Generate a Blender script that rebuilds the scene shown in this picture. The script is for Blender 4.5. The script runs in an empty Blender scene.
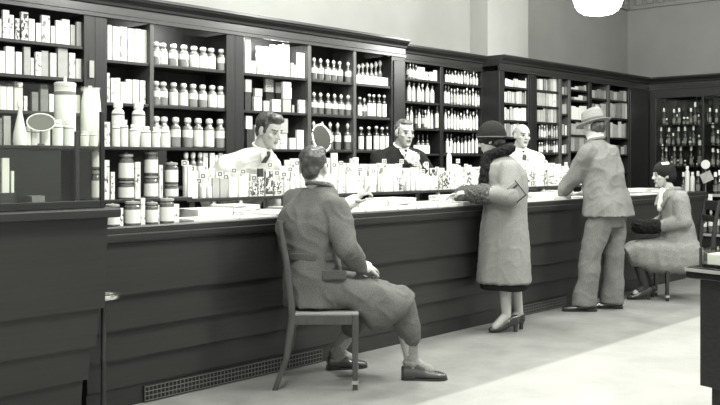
import bpy, bmesh, math, random
from mathutils import Vector, Matrix, noise
random.seed(7)
PI = math.pi
scene = bpy.context.scene
C = scene.collection
V = Vector

# ------------------------------------------------------------------ camera geometry
FPX, HY, CAMH = 900.0, 163.0, 1.30
YAW = math.radians(42.68)
cA, sA = math.cos(YAW), math.sin(YAW)

def onY(x, y, Y):
    """point of the plane Y = const seen at photo position x, y"""
    r = (x - 360) / FPX
    d = Y / (sA - r * cA)
    return V((d * (cA + r * sA), Y, CAMH - (y - HY) * d / FPX))

def onX(x, y, X):
    r = (x - 360) / FPX
    d = X / (cA + r * sA)
    return V((X, d * (sA - r * cA), CAMH - (y - HY) * d / FPX))

def onZ(x, y, z):
    d = FPX * (CAMH - z) / (y - HY)
    lat = (x - 360) / FPX * d
    return V((d * cA + lat * sA, d * sA - lat * cA, z))

def depth(p):
    return p[0] * cA + p[1] * sA

# ------------------------------------------------------------------ materials
TINT = (1.0, 1.012, 0.955)
def g(v):
    return (v * TINT[0], v * TINT[1], v * TINT[2], 1)

MATS = {}
def mat(name, v, rough=0.6, spec=0.5, metal=0.0, noise_amp=0.0, noise_scale=20.0, stretch=(1, 1, 1), bump=0.0,
        coat=0.0, coat_rough=0.1, emit=0.0, alpha=None):
    m = bpy.data.materials.new(name)
    m.use_nodes = True
    nt = m.node_tree
    b = nt.nodes['Principled BSDF']
    b.inputs['Base Color'].default_value = g(v)
    b.inputs['Roughness'].default_value = rough
    b.inputs['Specular IOR Level'].default_value = spec
    b.inputs['Metallic'].default_value = metal
    b.inputs['Coat Weight'].default_value = coat
    b.inputs['Coat Roughness'].default_value = coat_rough
    if emit:
        b.inputs['Emission Color'].default_value = g(1.0)
        b.inputs['Emission Strength'].default_value = emit
    if noise_amp or bump:
        tc = nt.nodes.new('ShaderNodeTexCoord')
        mp = nt.nodes.new('ShaderNodeMapping')
        mp.inputs['Scale'].default_value = stretch
        nt.links.new(tc.outputs['Object'], mp.inputs['Vector'])
        n = nt.nodes.new('ShaderNodeTexNoise')
        n.inputs['Scale'].default_value = noise_scale
        n.inputs['Detail'].default_value = 5
        nt.links.new(mp.outputs['Vector'], n.inputs['Vector'])
        if noise_amp:
            r = nt.nodes.new('ShaderNodeValToRGB')
            r.color_ramp.elements[0].position = 0.3
            r.color_ramp.elements[1].position = 0.7
            r.color_ramp.elements[0].color = g(v * (1 - noise_amp))
            r.color_ramp.elements[1].color = g(min(1, v * (1 + noise_amp)))
            nt.links.new(n.outputs['Fac'], r.inputs['Fac'])
            nt.links.new(r.outputs['Color'], b.inputs['Base Color'])
        if bump:
            bp = nt.nodes.new('ShaderNodeBump')
            bp.inputs['Strength'].default_value = bump
            bp.inputs['Distance'].default_value = 0.01
            nt.links.new(n.outputs['Fac'], bp.inputs['Height'])
            nt.links.new(bp.outputs['Normal'], b.inputs['Normal'])
    MATS[name] = m
    return m

def printed(name, light, dark, sx, sz, thresh, lo=0.2, hi=0.85):
    """paper with blocks of dark printing, in the object's own box coordinates"""
    m = bpy.data.materials.new(name)
    m.use_nodes = True
    nt = m.node_tree
    b = nt.nodes['Principled BSDF']
    b.inputs['Roughness'].default_value = 0.7
    tc = nt.nodes.new('ShaderNodeTexCoord')
    mp = nt.nodes.new('ShaderNodeMapping')
    mp.inputs['Scale'].default_value = (sx, sx, sz)
    nt.links.new(tc.outputs['Generated'], mp.inputs['Vector'])
    oi = nt.nodes.new('ShaderNodeObjectInfo')
    ad = nt.nodes.new('ShaderNodeVectorMath'); ad.operation = 'ADD'
    ml = nt.nodes.new('ShaderNodeVectorMath'); ml.operation = 'SCALE'
    ml.inputs[0].default_value = (17, 5, 11)
    nt.links.new(oi.outputs['Random'], ml.inputs['Scale'])
    nt.links.new(mp.outputs['Vector'], ad.inputs[0])
    nt.links.new(ml.outputs['Vector'], ad.inputs[1])
    n = nt.nodes.new('ShaderNodeTexNoise')
    n.inputs['Scale'].default_value = 1.0
    n.inputs['Detail'].default_value = 3
    nt.links.new(ad.outputs['Vector'], n.inputs['Vector'])
    gt = nt.nodes.new('ShaderNodeMath'); gt.operation = 'GREATER_THAN'
    gt.inputs[1].default_value = thresh
    nt.links.new(n.outputs['Fac'], gt.inputs[0])
    sp = nt.nodes.new('ShaderNodeSeparateXYZ')
    nt.links.new(tc.outputs['Generated'], sp.inputs['Vector'])
    a1 = nt.nodes.new('ShaderNodeMath'); a1.operation = 'GREATER_THAN'; a1.inputs[1].default_value = lo
    a2 = nt.nodes.new('ShaderNodeMath'); a2.operation = 'LESS_THAN'; a2.inputs[1].default_value = hi
    nt.links.new(sp.outputs['Z'], a1.inputs[0]); nt.links.new(sp.outputs['Z'], a2.inputs[0])
    p1 = nt.nodes.new('ShaderNodeMath'); p1.operation = 'MULTIPLY'
    p2 = nt.nodes.new('ShaderNodeMath'); p2.operation = 'MULTIPLY'
    nt.links.new(a1.outputs[0], p1.inputs[0]); nt.links.new(a2.outputs[0], p1.inputs[1])
    nt.links.new(p1.outputs[0], p2.inputs[0]); nt.links.new(gt.outputs[0], p2.inputs[1])
    mx = nt.nodes.new('ShaderNodeMix'); mx.data_type = 'RGBA'
    mx.inputs['A'].default_value = g(light); mx.inputs['B'].default_value = g(dark)
    nt.links.new(p2.outputs[0], mx.inputs['Factor'])
    nt.links.new(mx.outputs['Result'], b.inputs['Base Color'])
    MATS[name] = m
    return m

WOODV = 0.030
mat('dark_wood', 0.014, 0.45, 0.35, noise_amp=0.35, noise_scale=6, stretch=(1, 6, 14), bump=0.04, coat=0.1, coat_rough=0.25)
mat('dark_wood_upright', 0.01, 0.45, 0.35, noise_amp=0.35, noise_scale=6, stretch=(9, 9, 0.7), bump=0.04, coat=0.15, coat_rough=0.25)
mat('cornice_wood', 0.014, 0.36, 0.4, noise_amp=0.3, noise_scale=6, stretch=(0.6, 8, 12), bump=0.03, coat=0.3, coat_rough=0.18)
mat('counter_wood', 0.02, 0.42, 0.35, noise_amp=0.14, noise_scale=5, stretch=(0.5, 6, 14), bump=0.03, coat=0.2, coat_rough=0.22)
mat('counter_edge', 0.014, 0.4, 0.4, noise_amp=0.3, noise_scale=5, stretch=(0.5, 6, 14), coat=0.2, coat_rough=0.22)
mat('shelf_back', 0.014, 0.6, 0.3, noise_amp=0.3, noise_scale=5, stretch=(5, 1, 0.6))
mat('edge_bead', 0.09, 0.35, 0.5)
mat('light_edge', 0.30, 0.4, 0.5)
mat('black', 0.012, 0.5)
mat('black_gloss', 0.012, 0.15)
mat('white_paper', 0.66, 0.7, noise_amp=0.05, noise_scale=9)
mat('cream_paper', 0.5, 0.7, noise_amp=0.10, noise_scale=9)
mat('light_grey_paper', 0.33, 0.7, noise_amp=0.12, noise_scale=12)
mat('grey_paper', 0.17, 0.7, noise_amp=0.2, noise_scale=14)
mat('dark_paper', 0.025, 0.7, noise_amp=0.4, noise_scale=20)
printed('printed_white', 0.66, 0.08, 2.6, 6, 0.58)
printed('printed_dark', 0.55, 0.04, 3.4, 7, 0.50, 0.06, 0.94)
printed('printed_faint', 0.64, 0.2, 2.5, 6, 0.58, 0.1, 0.92)
mat('jar_glass', 0.18, 0.08, 0.6, noise_amp=0.25, noise_scale=26, coat=1.0, coat_rough=0.03)
mat('jar_glass_dark', 0.10, 0.06, 0.6, noise_amp=0.5, noise_scale=30, coat=1.0, coat_rough=0.03)
mat('bottle_dark', 0.035, 0.06, 0.6, noise_amp=0.5, noise_scale=30, coat=1.0, coat_rough=0.03)
mat('stopper_glass', 0.62, 0.06, 0.6, noise_amp=0.2, noise_scale=50, coat=1.0, coat_rough=0.02)
mat('cap_white', 0.80, 0.3)
mat('cap_grey', 0.33, 0.3, metal=0.3)
mat('cap_dark', 0.03, 0.3)
mat('metal_bright', 0.75, 0.22, metal=1.0)
mat('metal_pole', 0.05, 0.4, metal=0.6)
mat('metal_dull', 0.16, 0.35, metal=0.9)
mat('grille_metal', 0.16, 0.5, metal=0.4)
mat('mirror', 0.28, 0.05, metal=1.0)
mat('skin', 0.37, 0.5, 0.4, noise_amp=0.06, noise_scale=30)
mat('skin_shade', 0.30, 0.5, 0.4, noise_amp=0.06, noise_scale=30)
mat('lip', 0.17, 0.5)
mat('brow', 0.1, 0.7)
mat('eye_white', 0.22, 0.3)
mat('eye_dark', 0.02, 0.2)
mat('hair_dark', 0.04, 0.42, 0.5, noise_amp=0.75, noise_scale=22, stretch=(2.2, 1, 1), bump=0.5)
mat('hair_mid', 0.04, 0.40, 0.5, noise_amp=0.8, noise_scale=20, stretch=(2.2, 1, 1), bump=0.5)
mat('upright_light', 0.06, 0.4, 0.5, noise_amp=0.3, noise_scale=6, stretch=(9, 9, 0.7))
mat('hair_fair', 0.10, 0.42, 0.5, noise_amp=0.5, noise_scale=24, stretch=(2.2, 1, 1), bump=0.4)
mat('hair_grey', 0.22, 0.45, 0.5, noise_amp=0.4, noise_scale=25, stretch=(2.2, 1, 1), bump=0.4)
mat('wool_overcoat', 0.11, 0.9, 0.15, noise_amp=0.22, noise_scale=130, bump=0.15)
mat('wool_overcoat_trim', 0.08, 0.9, 0.15, noise_amp=0.22, noise_scale=130, bump=0.15)
mat('wool_light', 0.22, 0.9, 0.15, noise_amp=0.12, noise_scale=110, bump=0.15)
mat('wool_suit', 0.165, 0.9, 0.15, noise_amp=0.16, noise_scale=150, stretch=(1, 1, 0.3), bump=0.12)
mat('wool_trouser', 0.15, 0.9, 0.15, noise_amp=0.16, noise_scale=150, stretch=(1, 1, 0.3), bump=0.12)
mat('wool_tweed', 0.21, 0.9, 0.15, noise_amp=0.25, noise_scale=110, bump=0.15)
mat('wool_dark', 0.011, 0.9, 0.2, noise_amp=0.2, noise_scale=120, bump=0.1)
mat('fur_dark', 0.009, 0.9, 0.2, noise_amp=0.6, noise_scale=70, bump=0.6)
mat('fur_grey', 0.08, 0.9, 0.2, noise_amp=0.45, noise_scale=70, bump=0.6)
mat('felt_dark', 0.013, 0.85, 0.2, noise_amp=0.2, noise_scale=90)
mat('felt_grey', 0.22, 0.85, 0.2, noise_amp=0.15, noise_scale=90)
mat('felt_band', 0.10, 0.7, 0.2)
mat('white_cloth', 0.7, 0.8, 0.2, noise_amp=0.04, noise_scale=12)
mat('shirt_white', 0.78, 0.8, 0.2)
mat('tie_dark', 0.05, 0.6)
mat('sock_light', 0.22, 0.9, 0.1, noise_amp=0.2, noise_scale=120, bump=0.2)
mat('stocking', 0.30, 0.6, 0.3)
mat('stocking_dark', 0.03, 0.6, 0.3)
mat('shoe_leather', 0.03, 0.22, 0.5, coat=0.4)
mat('shoe_brown', 0.05, 0.25, 0.5, coat=0.5)
mat('chair_wood', 0.045, 0.4, 0.5, noise_amp=0.3, noise_scale=8, stretch=(6, 6, 0.8), coat=0.3)
mat('chair_wood_dark', 0.012, 0.35, 0.5, noise_amp=0.3, noise_scale=8, coat=0.3)
mat('seat_cloth', 0.22, 0.7)
mat('wall_left_tone', 0.235, 0.9, 0.2, noise_amp=0.05, noise_scale=2.5)
mat('wall_pilaster', 0.26, 0.9, 0.2, noise_amp=0.05, noise_scale=2.5)
mat('wall_right_tone', 0.2, 0.9, 0.2, noise_amp=0.05, noise_scale=2.5)  # even tone, darker than the left stretch of wall
mat('plaster', 0.19, 0.9, 0.2, noise_amp=0.06, noise_scale=6)
mat('ceiling_paint', 0.7, 0.9, 0.2)
mat('globe', 0.9, 0.4, emit=7.0)
mat('strip', 0.9, 0.4, emit=9.0)

# pane glass: see-through with a Fresnel reflection
m = bpy.data.materials.new('pane_glass'); m.use_nodes = True
nt = m.node_tree; nt.nodes.clear()
o_ = nt.nodes.new('ShaderNodeOutputMaterial'); tr = nt.nodes.new('ShaderNodeBsdfTransparent')
tr.inputs['Color'].default_value = (0.97, 0.98, 0.96, 1)
gl = nt.nodes.new('ShaderNodeBsdfGlossy'); gl.inputs['Roughness'].default_value = 0.02
fr = nt.nodes.new('ShaderNodeFresnel')
ge = nt.nodes.new('ShaderNodeNewGeometry'); mi_ = nt.nodes.new('ShaderNodeMapRange')   # thin sheet: the same reflection from both sides
mi_.inputs['To Min'].default_value = 1.3; mi_.inputs['To Max'].default_value = 1 / 1.3
nt.links.new(ge.outputs['Backfacing'], mi_.inputs['Value']); nt.links.new(mi_.outputs[0], fr.inputs['IOR'])
mx = nt.nodes.new('ShaderNodeMixShader')
nt.links.new(fr.outputs[0], mx.inputs[0]); nt.links.new(tr.outputs[0], mx.inputs[1]); nt.links.new(gl.outputs[0], mx.inputs[2])
nt.links.new(mx.outputs[0], o_.inputs['Surface'])
MATS['pane_glass'] = m

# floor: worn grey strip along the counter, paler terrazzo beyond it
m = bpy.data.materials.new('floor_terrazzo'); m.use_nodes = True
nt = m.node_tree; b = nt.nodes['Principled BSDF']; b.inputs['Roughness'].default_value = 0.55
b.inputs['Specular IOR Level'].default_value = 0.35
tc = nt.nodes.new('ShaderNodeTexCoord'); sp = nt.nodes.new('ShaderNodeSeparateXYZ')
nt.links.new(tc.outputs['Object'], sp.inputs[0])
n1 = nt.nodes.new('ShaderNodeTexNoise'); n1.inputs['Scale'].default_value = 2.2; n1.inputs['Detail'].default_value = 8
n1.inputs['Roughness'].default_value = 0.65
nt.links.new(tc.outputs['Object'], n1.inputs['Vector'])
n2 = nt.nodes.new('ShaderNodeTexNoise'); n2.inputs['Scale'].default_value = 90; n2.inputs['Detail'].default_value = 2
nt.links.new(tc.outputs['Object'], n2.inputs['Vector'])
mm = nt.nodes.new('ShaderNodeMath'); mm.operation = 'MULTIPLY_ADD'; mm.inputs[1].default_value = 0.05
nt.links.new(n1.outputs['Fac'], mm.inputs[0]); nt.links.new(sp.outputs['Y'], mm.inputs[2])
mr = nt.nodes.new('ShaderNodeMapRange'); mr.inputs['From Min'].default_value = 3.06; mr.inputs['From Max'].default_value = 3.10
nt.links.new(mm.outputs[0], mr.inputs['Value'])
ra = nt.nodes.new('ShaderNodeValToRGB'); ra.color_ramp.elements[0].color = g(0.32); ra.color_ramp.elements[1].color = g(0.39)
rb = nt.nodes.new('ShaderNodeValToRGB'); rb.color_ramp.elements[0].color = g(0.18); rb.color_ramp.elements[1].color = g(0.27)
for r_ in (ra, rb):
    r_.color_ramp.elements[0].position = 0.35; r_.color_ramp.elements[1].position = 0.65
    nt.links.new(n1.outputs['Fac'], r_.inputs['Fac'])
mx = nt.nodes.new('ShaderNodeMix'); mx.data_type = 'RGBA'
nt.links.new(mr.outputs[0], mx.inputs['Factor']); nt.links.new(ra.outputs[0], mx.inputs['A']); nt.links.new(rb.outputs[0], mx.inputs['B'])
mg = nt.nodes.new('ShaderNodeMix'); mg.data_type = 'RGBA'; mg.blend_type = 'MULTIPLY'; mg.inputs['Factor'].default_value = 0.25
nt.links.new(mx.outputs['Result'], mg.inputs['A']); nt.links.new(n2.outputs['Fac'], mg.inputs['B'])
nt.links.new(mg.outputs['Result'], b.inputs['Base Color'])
MATS['floor_terrazzo'] = m

# ------------------------------------------------------------------ mesh helpers
class MB:
    def __init__(self):
        self.v = []; self.f = []; self.mi = []; self.sm = []
    def _add(self, vs, fs, mi=0, smooth=False):
        o = len(self.v)
        self.v += [tuple(p) for p in vs]
        for f in fs:
            self.f.append([i + o for i in f]); self.mi.append(mi); self.sm.append(smooth)
        return self
    def box(self, a, b, mi=0, rot=None, pivot=None):
        x0, y0, z0 = a; x1, y1, z1 = b
        vs = [V(p) for p in ((x0, y0, z0), (x1, y0, z0), (x1, y1, z0), (x0, y1, z0), (x0, y0, z1), (x1, y0, z1), (x1, y1, z1), (x0, y1, z1))]
        if rot is not None:
            pv = V(pivot) if pivot is not None else V(((x0 + x1) / 2, (y0 + y1) / 2, (z0 + z1) / 2))
            vs = [rot @ (p - pv) + pv for p in vs]
        return self._add(vs, [(0, 3, 2, 1), (4, 5, 6, 7), (0, 1, 5, 4), (1, 2, 6, 5), (2, 3, 7, 6), (3, 0, 4, 7)], mi)
    def prism(self, poly, axis, a, b, mi=0, smooth=False):
        """poly: 2-D outline, extruded along axis ('x': poly = (y, z))"""
        n = len(poly)
        def P(p, t):
            return {'x': (t, p[0], p[1]), 'y': (p[0], t, p[1]), 'z': (p[0], p[1], t)}[axis]
        vs = [P(p, a) for p in poly] + [P(p, b) for p in poly]
        fs = [tuple(range(n))[::-1], tuple(range(n, 2 * n))] + [(i, (i + 1) % n, n + (i + 1) % n, n + i) for i in range(n)]
        return self._add(vs, fs, mi, smooth)
    def lathe(self, prof, n=20, mi=0, c=(0, 0, 0), sx=1, sy=1):
        """prof: (radius, z) bottom to top; mi may be a list, one per band"""
        vs = []; fs = []; ms = []
        for r, z in prof:
            for k in range(n):
                a = 2 * PI * k / n
                vs.append((c[0] + sx * r * math.cos(a), c[1] + sy * r * math.sin(a), c[2] + z))
        o = len(self.v)
        self.v += vs
        for j in range(len(prof) - 1):
            for k in range(n):
                k2 = (k + 1) % n
                self.f.append([o + j * n + k, o + j * n + k2, o + (j + 1) * n + k2, o + (j + 1) * n + k])
                self.mi.append(mi[j] if isinstance(mi, (list, tuple)) else mi); self.sm.append(True)
        m0 = mi[0] if isinstance(mi, (list, tuple)) else mi
        m1 = mi[-1] if isinstance(mi, (list, tuple)) else mi
        self.f.append([o + k for k in range(n)][::-1]); self.mi.append(m0); self.sm.append(False)
        o2 = o + (len(prof) - 1) * n
        self.f.append([o2 + k for k in range(n)]); self.mi.append(m1); self.sm.append(False)
        return self
    def loft(self, secs, n=20, mi=0, expo=2.0):
        """secs: (centre, vec_u, vec_v): elliptical sections, closed at both ends"""
        vs = []
        for c, u, w in secs:
            c, u, w = V(c), V(u), V(w)
            for k in range(n):
                a = 2 * PI * k / n
                ca, sa = math.cos(a), math.sin(a)
                e = 2.0 / expo
                ca = math.copysign(abs(ca) ** e, ca); sa = math.copysign(abs(sa) ** e, sa)
                vs.append(c + u * ca + w * sa)
        m = len(secs)
        fs = [(j * n + k, j * n + (k + 1) % n, (j + 1) * n + (k + 1) % n, (j + 1) * n + k) for j in range(m - 1) for k in range(n)]
        fs += [tuple(range(n))[::-1], tuple(range((m - 1) * n, m * n))]
        return self._add(vs, fs, mi, True)
    def tube(self, pts, rad, n=10, mi=0):
        pts = [V(p) for p in pts]
        if not isinstance(rad, (list, tuple)):
            rad = [rad] * len(pts)
        secs = []
        up = V((0.13, 0.21, 0.97))
        for i, p in enumerate(pts):
            t = (pts[min(i + 1, len(pts) - 1)] - pts[max(i - 1, 0)]).normalized()
            u = t.cross(up)
            if u.length < 0.05:
                u = t.cross(V((1, 0, 0)))
            u.normalize(); w = t.cross(u).normalized()
            secs.append((p, u * rad[i], w * rad[i]))
        return self.loft(secs, n, mi)
    def ell(self, c, r, R=None, n=18, mi=0):
        c = V(c)
        vs = []; fs = []
        m = n // 2
        for j in range(1, m):
            th = PI * j / m
            for k in range(n):
                a = 2 * PI * k / n
                vs.append(V((r[0] * math.sin(th) * math.cos(a), r[1] * math.sin(th) * math.sin(a), -r[2] * math.cos(th))))
        vs.append(V((0, 0, -r[2]))); vs.append(V((0, 0, r[2])))
        if R is not None:
            vs = [R @ p for p in vs]
        vs = [p + c for p in vs]
        nb = (m - 1) * n
        for j in range(m - 2):
            for k in range(n):
                fs.append((j * n + k, j * n + (k + 1) % n, (j + 1) * n + (k + 1) % n, (j + 1) * n + k))
        for k in range(n):
            fs.append((nb, (k + 1) % n, k)); fs.append((nb + 1, (m - 2) * n + k, (m - 2) * n + (k + 1) % n))
        return self._add(vs, fs, mi, True)
    def cap(self, p0, p1, r0, r1, n=14):
        """tapered limb with round ends"""
        p0, p1 = V(p0), V(p1)
        t = p1 - p0
        L = t.length
        t = t.normalized() if L > 1e-6 else V((0, 0, 1))
        u = t.cross(V((0.13, 0.21, 0.97)))
        if u.length < 0.05:
            u = t.cross(V((1, 0, 0)))
        u.normalize(); w = t.cross(u).normalized()
        secs = []
        for a in (-80, -55, -28, 0):
            a = math.radians(a); secs.append((p0 + t * (math.sin(a) * r0), u * (r0 * math.cos(a)), w * (r0 * math.cos(a))))
        for a in (0, 28, 55, 80):
            a = math.radians(a); secs.append((p1 + t * (math.sin(a) * r1), u * (r1 * math.cos(a)), w * (r1 * math.cos(a))))
        return self.loft(secs, n)
    def mesh(self, name, mats, sharp=40):
        me = bpy.data.meshes.new(name)
        me.from_pydata(self.v, [], self.f)
        for m_ in (mats if isinstance(mats, (list, tuple)) else [mats]):
            me.materials.append(MATS[m_] if isinstance(m_, str) else m_)
        me.polygons.foreach_set('material_index', self.mi)
        me.polygons.foreach_set('use_smooth', self.sm)
        me.update()
        if any(self.sm):
            me.set_sharp_from_angle(angle=math.radians(sharp))
        return me
    def obj(self, name, mats, parent=None, loc=None, bevel=0.0, sharp=40):
        o = bpy.data.objects.new(name, self.mesh(name, mats, sharp))
        C.objects.link(o)
        if parent is not None:
            o.parent = parent
        if loc is not None:
            o.location = loc
        if bevel:
            md = o.modifiers.new('Bevel', 'BEVEL'); md.width = bevel; md.segments = 2; md.limit_method = 'ANGLE'
        return o

def tag(o, label, cat, group=None):
    o['label'] = label; o['category'] = cat
    if group:
        o['group'] = group
    return o

def thing(name, label, cat, loc=(0, 0, 0), rotz=0, group=None):
    o = bpy.data.objects.new(name, None)
    C.objects.link(o)
    o.empty_display_size = 0.05
    o.location = loc; o.rotation_euler = (0, 0, rotz)
    return tag(o, label, cat, group)

def struct(o):
    o['kind'] = 'structure'
    return o

def dup(root, loc, rotz=0, scale=(1, 1, 1), label=None, group=None):
    r = root.copy(); C.objects.link(r)
    r.location = loc; r.rotation_euler = (0, 0, rotz); r.scale = scale
    if label: r['label'] = label
    if group: r['group'] = group
    for ch in root.children:
        c = ch.copy(); C.objects.link(c); c.parent = r
        for gch in ch.children:
            d = gch.copy(); C.objects.link(d); d.parent = c
    return r

ORD = ['zeroth', 'first', 'second', 'third', 'fourth', 'fifth', 'sixth', 'seventh', 'eighth', 'ninth', 'tenth', 'eleventh', 'twelfth',
       'thirteenth', 'fourteenth', 'fifteenth', 'sixteenth', 'seventeenth', 'eighteenth', 'nineteenth', 'twentieth']
def ordn(n):
    if n <= 20: return ORD[n]
    tens = {2: 'twenty', 3: 'thirty', 4: 'forty', 5: 'fifty'}[n // 10]
    if n % 10 == 0: return tens[:-1] + 'ieth'
    return tens + '-' + ORD[n % 10]
# ================================================================== PEOPLE
DG = None
def remesh(mb, voxel, smooth=4, fold=0.0, freq=9.0, stretch=(1, 1, 0.35), seed=0.0, fine=0.0):
    me = bpy.data.meshes.new('raw'); me.from_pydata(mb.v, [], mb.f); me.update()
    o = bpy.data.objects.new('raw', me); C.objects.link(o)
    md = o.modifiers.new('r', 'REMESH'); md.mode = 'VOXEL'; md.voxel_size = voxel
    if smooth:
        ms = o.modifiers.new('s', 'SMOOTH'); ms.factor = 0.5; ms.iterations = smooth
    dg = bpy.context.evaluated_depsgraph_get(); dg.update()
    out = bpy.data.meshes.new_from_object(o.evaluated_get(dg))
    bpy.data.objects.remove(o); bpy.data.meshes.remove(me)
    if fold or fine:
        nv = len(out.vertices); co_ = [0.0] * (3 * nv); no_ = [0.0] * (3 * nv)
        out.vertices.foreach_get('co', co_); out.vertices.foreach_get('normal', no_)
        for i_ in range(nv):
            q = V(co_[3 * i_:3 * i_ + 3])
            k = 0.0
            if fold:
                n1 = noise.noise(V((q.x * freq * stretch[0] + seed, q.y * freq * stretch[1], q.z * freq * stretch[2])))
                n2 = noise.noise(V(((q.x + q.z * 0.6) * freq * 1.1 + seed + 9, (q.y + q.z * 0.3) * freq * 1.1, q.z * freq * 0.9)))
                k += fold * 0.9 * n1 + fold * 0.35 * (max(0.0, 1 - abs(n2) * 2.2) ** 3 - 0.25)
            if fine:
                k += fine * noise.noise(V((q.x * 55 + seed, q.y * 55, q.z * 55)))
            q = q + V(no_[3 * i_:3 * i_ + 3]) * k
            co_[3 * i_], co_[3 * i_ + 1], co_[3 * i_ + 2] = q
        out.vertices.foreach_set('co', co_)
    out.polygons.foreach_set('use_smooth', [True] * len(out.polygons))
    out.update()
    return out

class Person:
    def __init__(self, label, loc, rotz):
        self.t = thing('person', label, 'person', loc, rotz)
        self.m = MB()
        self.hc = None
    def part(self, name, mb, mt, voxel=0.012, parent=None, label=None, **k):
        me = remesh(mb, voxel, **k)
        me.materials.append(MATS[mt])
        o = bpy.data.objects.new(name, me); C.objects.link(o); o.parent = parent or self.t
        if label: o['label'] = label
        return o
    def plain(self, name, mb, mt, parent=None, label=None, bevel=0):
        o = mb.obj(name, mt, parent or self.t, bevel=bevel)
        if label: o['label'] = label
        return o
    # ---- head: f = facing in the local plane
    def head(self, c, f, pitch=0.0, roll=0.0, s=1.0, neck=None, neck_r=0.052):
        f = V((f[0], f[1], 0)).normalized(); r = V((f.y, -f.x, 0)); u = V((0, 0, 1))
        R = Matrix((r, f, u)).transposed()
        R = R @ Matrix.Rotation(math.radians(-pitch), 3, 'X') @ Matrix.Rotation(math.radians(roll), 3, 'Y')
        self.hc = V(c); self.R = R; self.s = s
        m = self.m
        H = self.H
        m.ell(H(0, -0.012, 0.035), (0.073 * s, 0.093 * s, 0.083 * s), R)
        X, Yv = R @ V((1, 0, 0)), R @ V((0, 1, 0))
        m.loft([(H(0, cy, z), X * rx * s, Yv * ry * s) for z, cy, rx, ry in ((0.06, 0.004, 0.066, 0.084), (0.02, 0.010, 0.068, 0.083), (-0.015, 0.014, 0.066, 0.079), (-0.045, 0.022, 0.060, 0.070), (-0.078, 0.030, 0.050, 0.058), (-0.103, 0.040, 0.036, 0.044), (-0.117, 0.046, 0.020, 0.026))], 24)
        m.cap(H(0, 0.090, 0.014), H(0, 0.110, -0.022), 0.0085 * s, 0.0125 * s)
        for q in (-1, 1):
            m.ell(H(q * 0.011, 0.100, -0.026), (0.009 * s, 0.009 * s, 0.007 * s), R)
            m.ell(H(q * 0.026, 0.083, 0.028), (0.024 * s, 0.011 * s, 0.007 * s), R)
            m.ell(H(q * 0.031, 0.080, 0.006), (0.014 * s, 0.009 * s, 0.009 * s), R)
            m.ell(H(q * 0.044, 0.060, -0.020), (0.020 * s, 0.019 * s, 0.019 * s), R)
            m.ell(H(q * 0.074, -0.006, -0.004), (0.010 * s, 0.021 * s, 0.033 * s), R @ Matrix.Rotation(q * 0.35, 3, 'Z'))
        m.ell(H(0, 0.091, -0.053), (0.022 * s, 0.010 * s, 0.006 * s), R)
        m.ell(H(0, 0.089, -0.064), (0.019 * s, 0.010 * s, 0.006 * s), R)
        m.ell(H(0, 0.078, -0.100), (0.021 * s, 0.017 * s, 0.017 * s), R)
        if neck is not None:
            m.cap(H(0, -0.020, -0.055), neck, neck_r * s, (neck_r + 0.008) * s)
    def H(self, x, y, z):
        return self.hc + self.R @ (V((x, y, z)) * self.s)
    def limb(self, pts, rads):
        for a, b_, r0, r1 in zip(pts[:-1], pts[1:], rads[:-1], rads[1:]):
            self.m.cap(a, b_, r0, r1)
    def hand(self, wrist, d, n, side, curl=25, s=1.0):
        """d: direction of the hand, n: back-of-hand normal, side +1 right / -1 left"""
        m = self.m
        w = V(wrist); d = V(d).normalized(); n = V(n); n = (n - d * n.dot(d)).normalized(); x = d.cross(n) * (1)
        # thumb lies on the x*side... side chosen so that thumbs point inwards
        x = x * side
        m.loft([(w - d * 0.02 * s, x * 0.026 * s, n * 0.020 * s), (w + d * 0.02 * s, x * 0.030 * s, n * 0.017 * s), (w + d * 0.06 * s, x * 0.040 * s, n * 0.014 * s), (w + d * 0.092 * s, x * 0.041 * s, n * 0.011 * s)], 16, expo=2.6)
        for off, L in ((-0.033, 0.062), (-0.011, 0.077), (0.012, 0.083), (0.034, 0.074)):
            p = w + d * 0.088 * s + x * off * s
            dd = (d + x * off * 2.2).normalized()
            r = 0.0088 * s
            for k, fr in enumerate((0.45, 0.31, 0.24)):
                a = math.radians(curl * (k + 0.7))
                dk = dd * math.cos(a) - n * math.sin(a)
                q = p + dk * L * fr * s
                m.cap(p, q, r, r * 0.9, 10)
                p = q; r *= 0.9
        p = w + d * 0.025 * s + x * 0.028 * s
        q = p + (d * 0.6 + x * 0.75 - n * 0.25).normalized() * 0.042 * s
        m.cap(p, q, 0.0125 * s, 0.0105 * s, 10)
        q2 = q + (d * 0.9 + x * 0.25 - n * 0.35).normalized() * 0.030 * s
        m.cap(q, q2, 0.0105 * s, 0.0085 * s, 10)
    def body(self, voxel=0.0055, skin='skin', lips=True):
        me = remesh(self.m, voxel, smooth=2)
        for n in (skin, 'eye_white', 'eye_dark', 'brow', 'lip'):
            me.materials.append(MATS[n])
        if self.hc is not None:
            Ri = self.R.transposed()
            idx = []
            for p in me.polygons:
                q = (Ri @ (p.center - self.hc)) / self.s
                k = 0
                if q.y > 0.05 and q.length < 0.16:
                    ax = abs(q.x)
                    if q.y > 0.068 and abs(ax - 0.031) < 0.014 and abs(q.z - 0.005) < 0.0065:
                        k = 2 if abs(ax - 0.031) < 0.0065 else 1
                    elif 0.0115 < q.z < 0.0145 and abs(ax - 0.031) < 0.016: k = 3
                    elif 0.021 < q.z < 0.033 and 0.011 < ax < 0.052 and q.y > 0.06: k = 3
                    elif lips and ax < 0.021 and -0.069 < q.z < -0.049 and q.y > 0.082: k = 4
                    elif abs(ax - 0.008) < 0.004 and -0.035 < q.z < -0.030 and q.y > 0.09: k = 3
                idx.append(k)
            me.polygons.foreach_set('material_index', idx)
        o = bpy.data.objects.new('body', me); C.objects.link(o); o.parent = self.t
        return o
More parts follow.
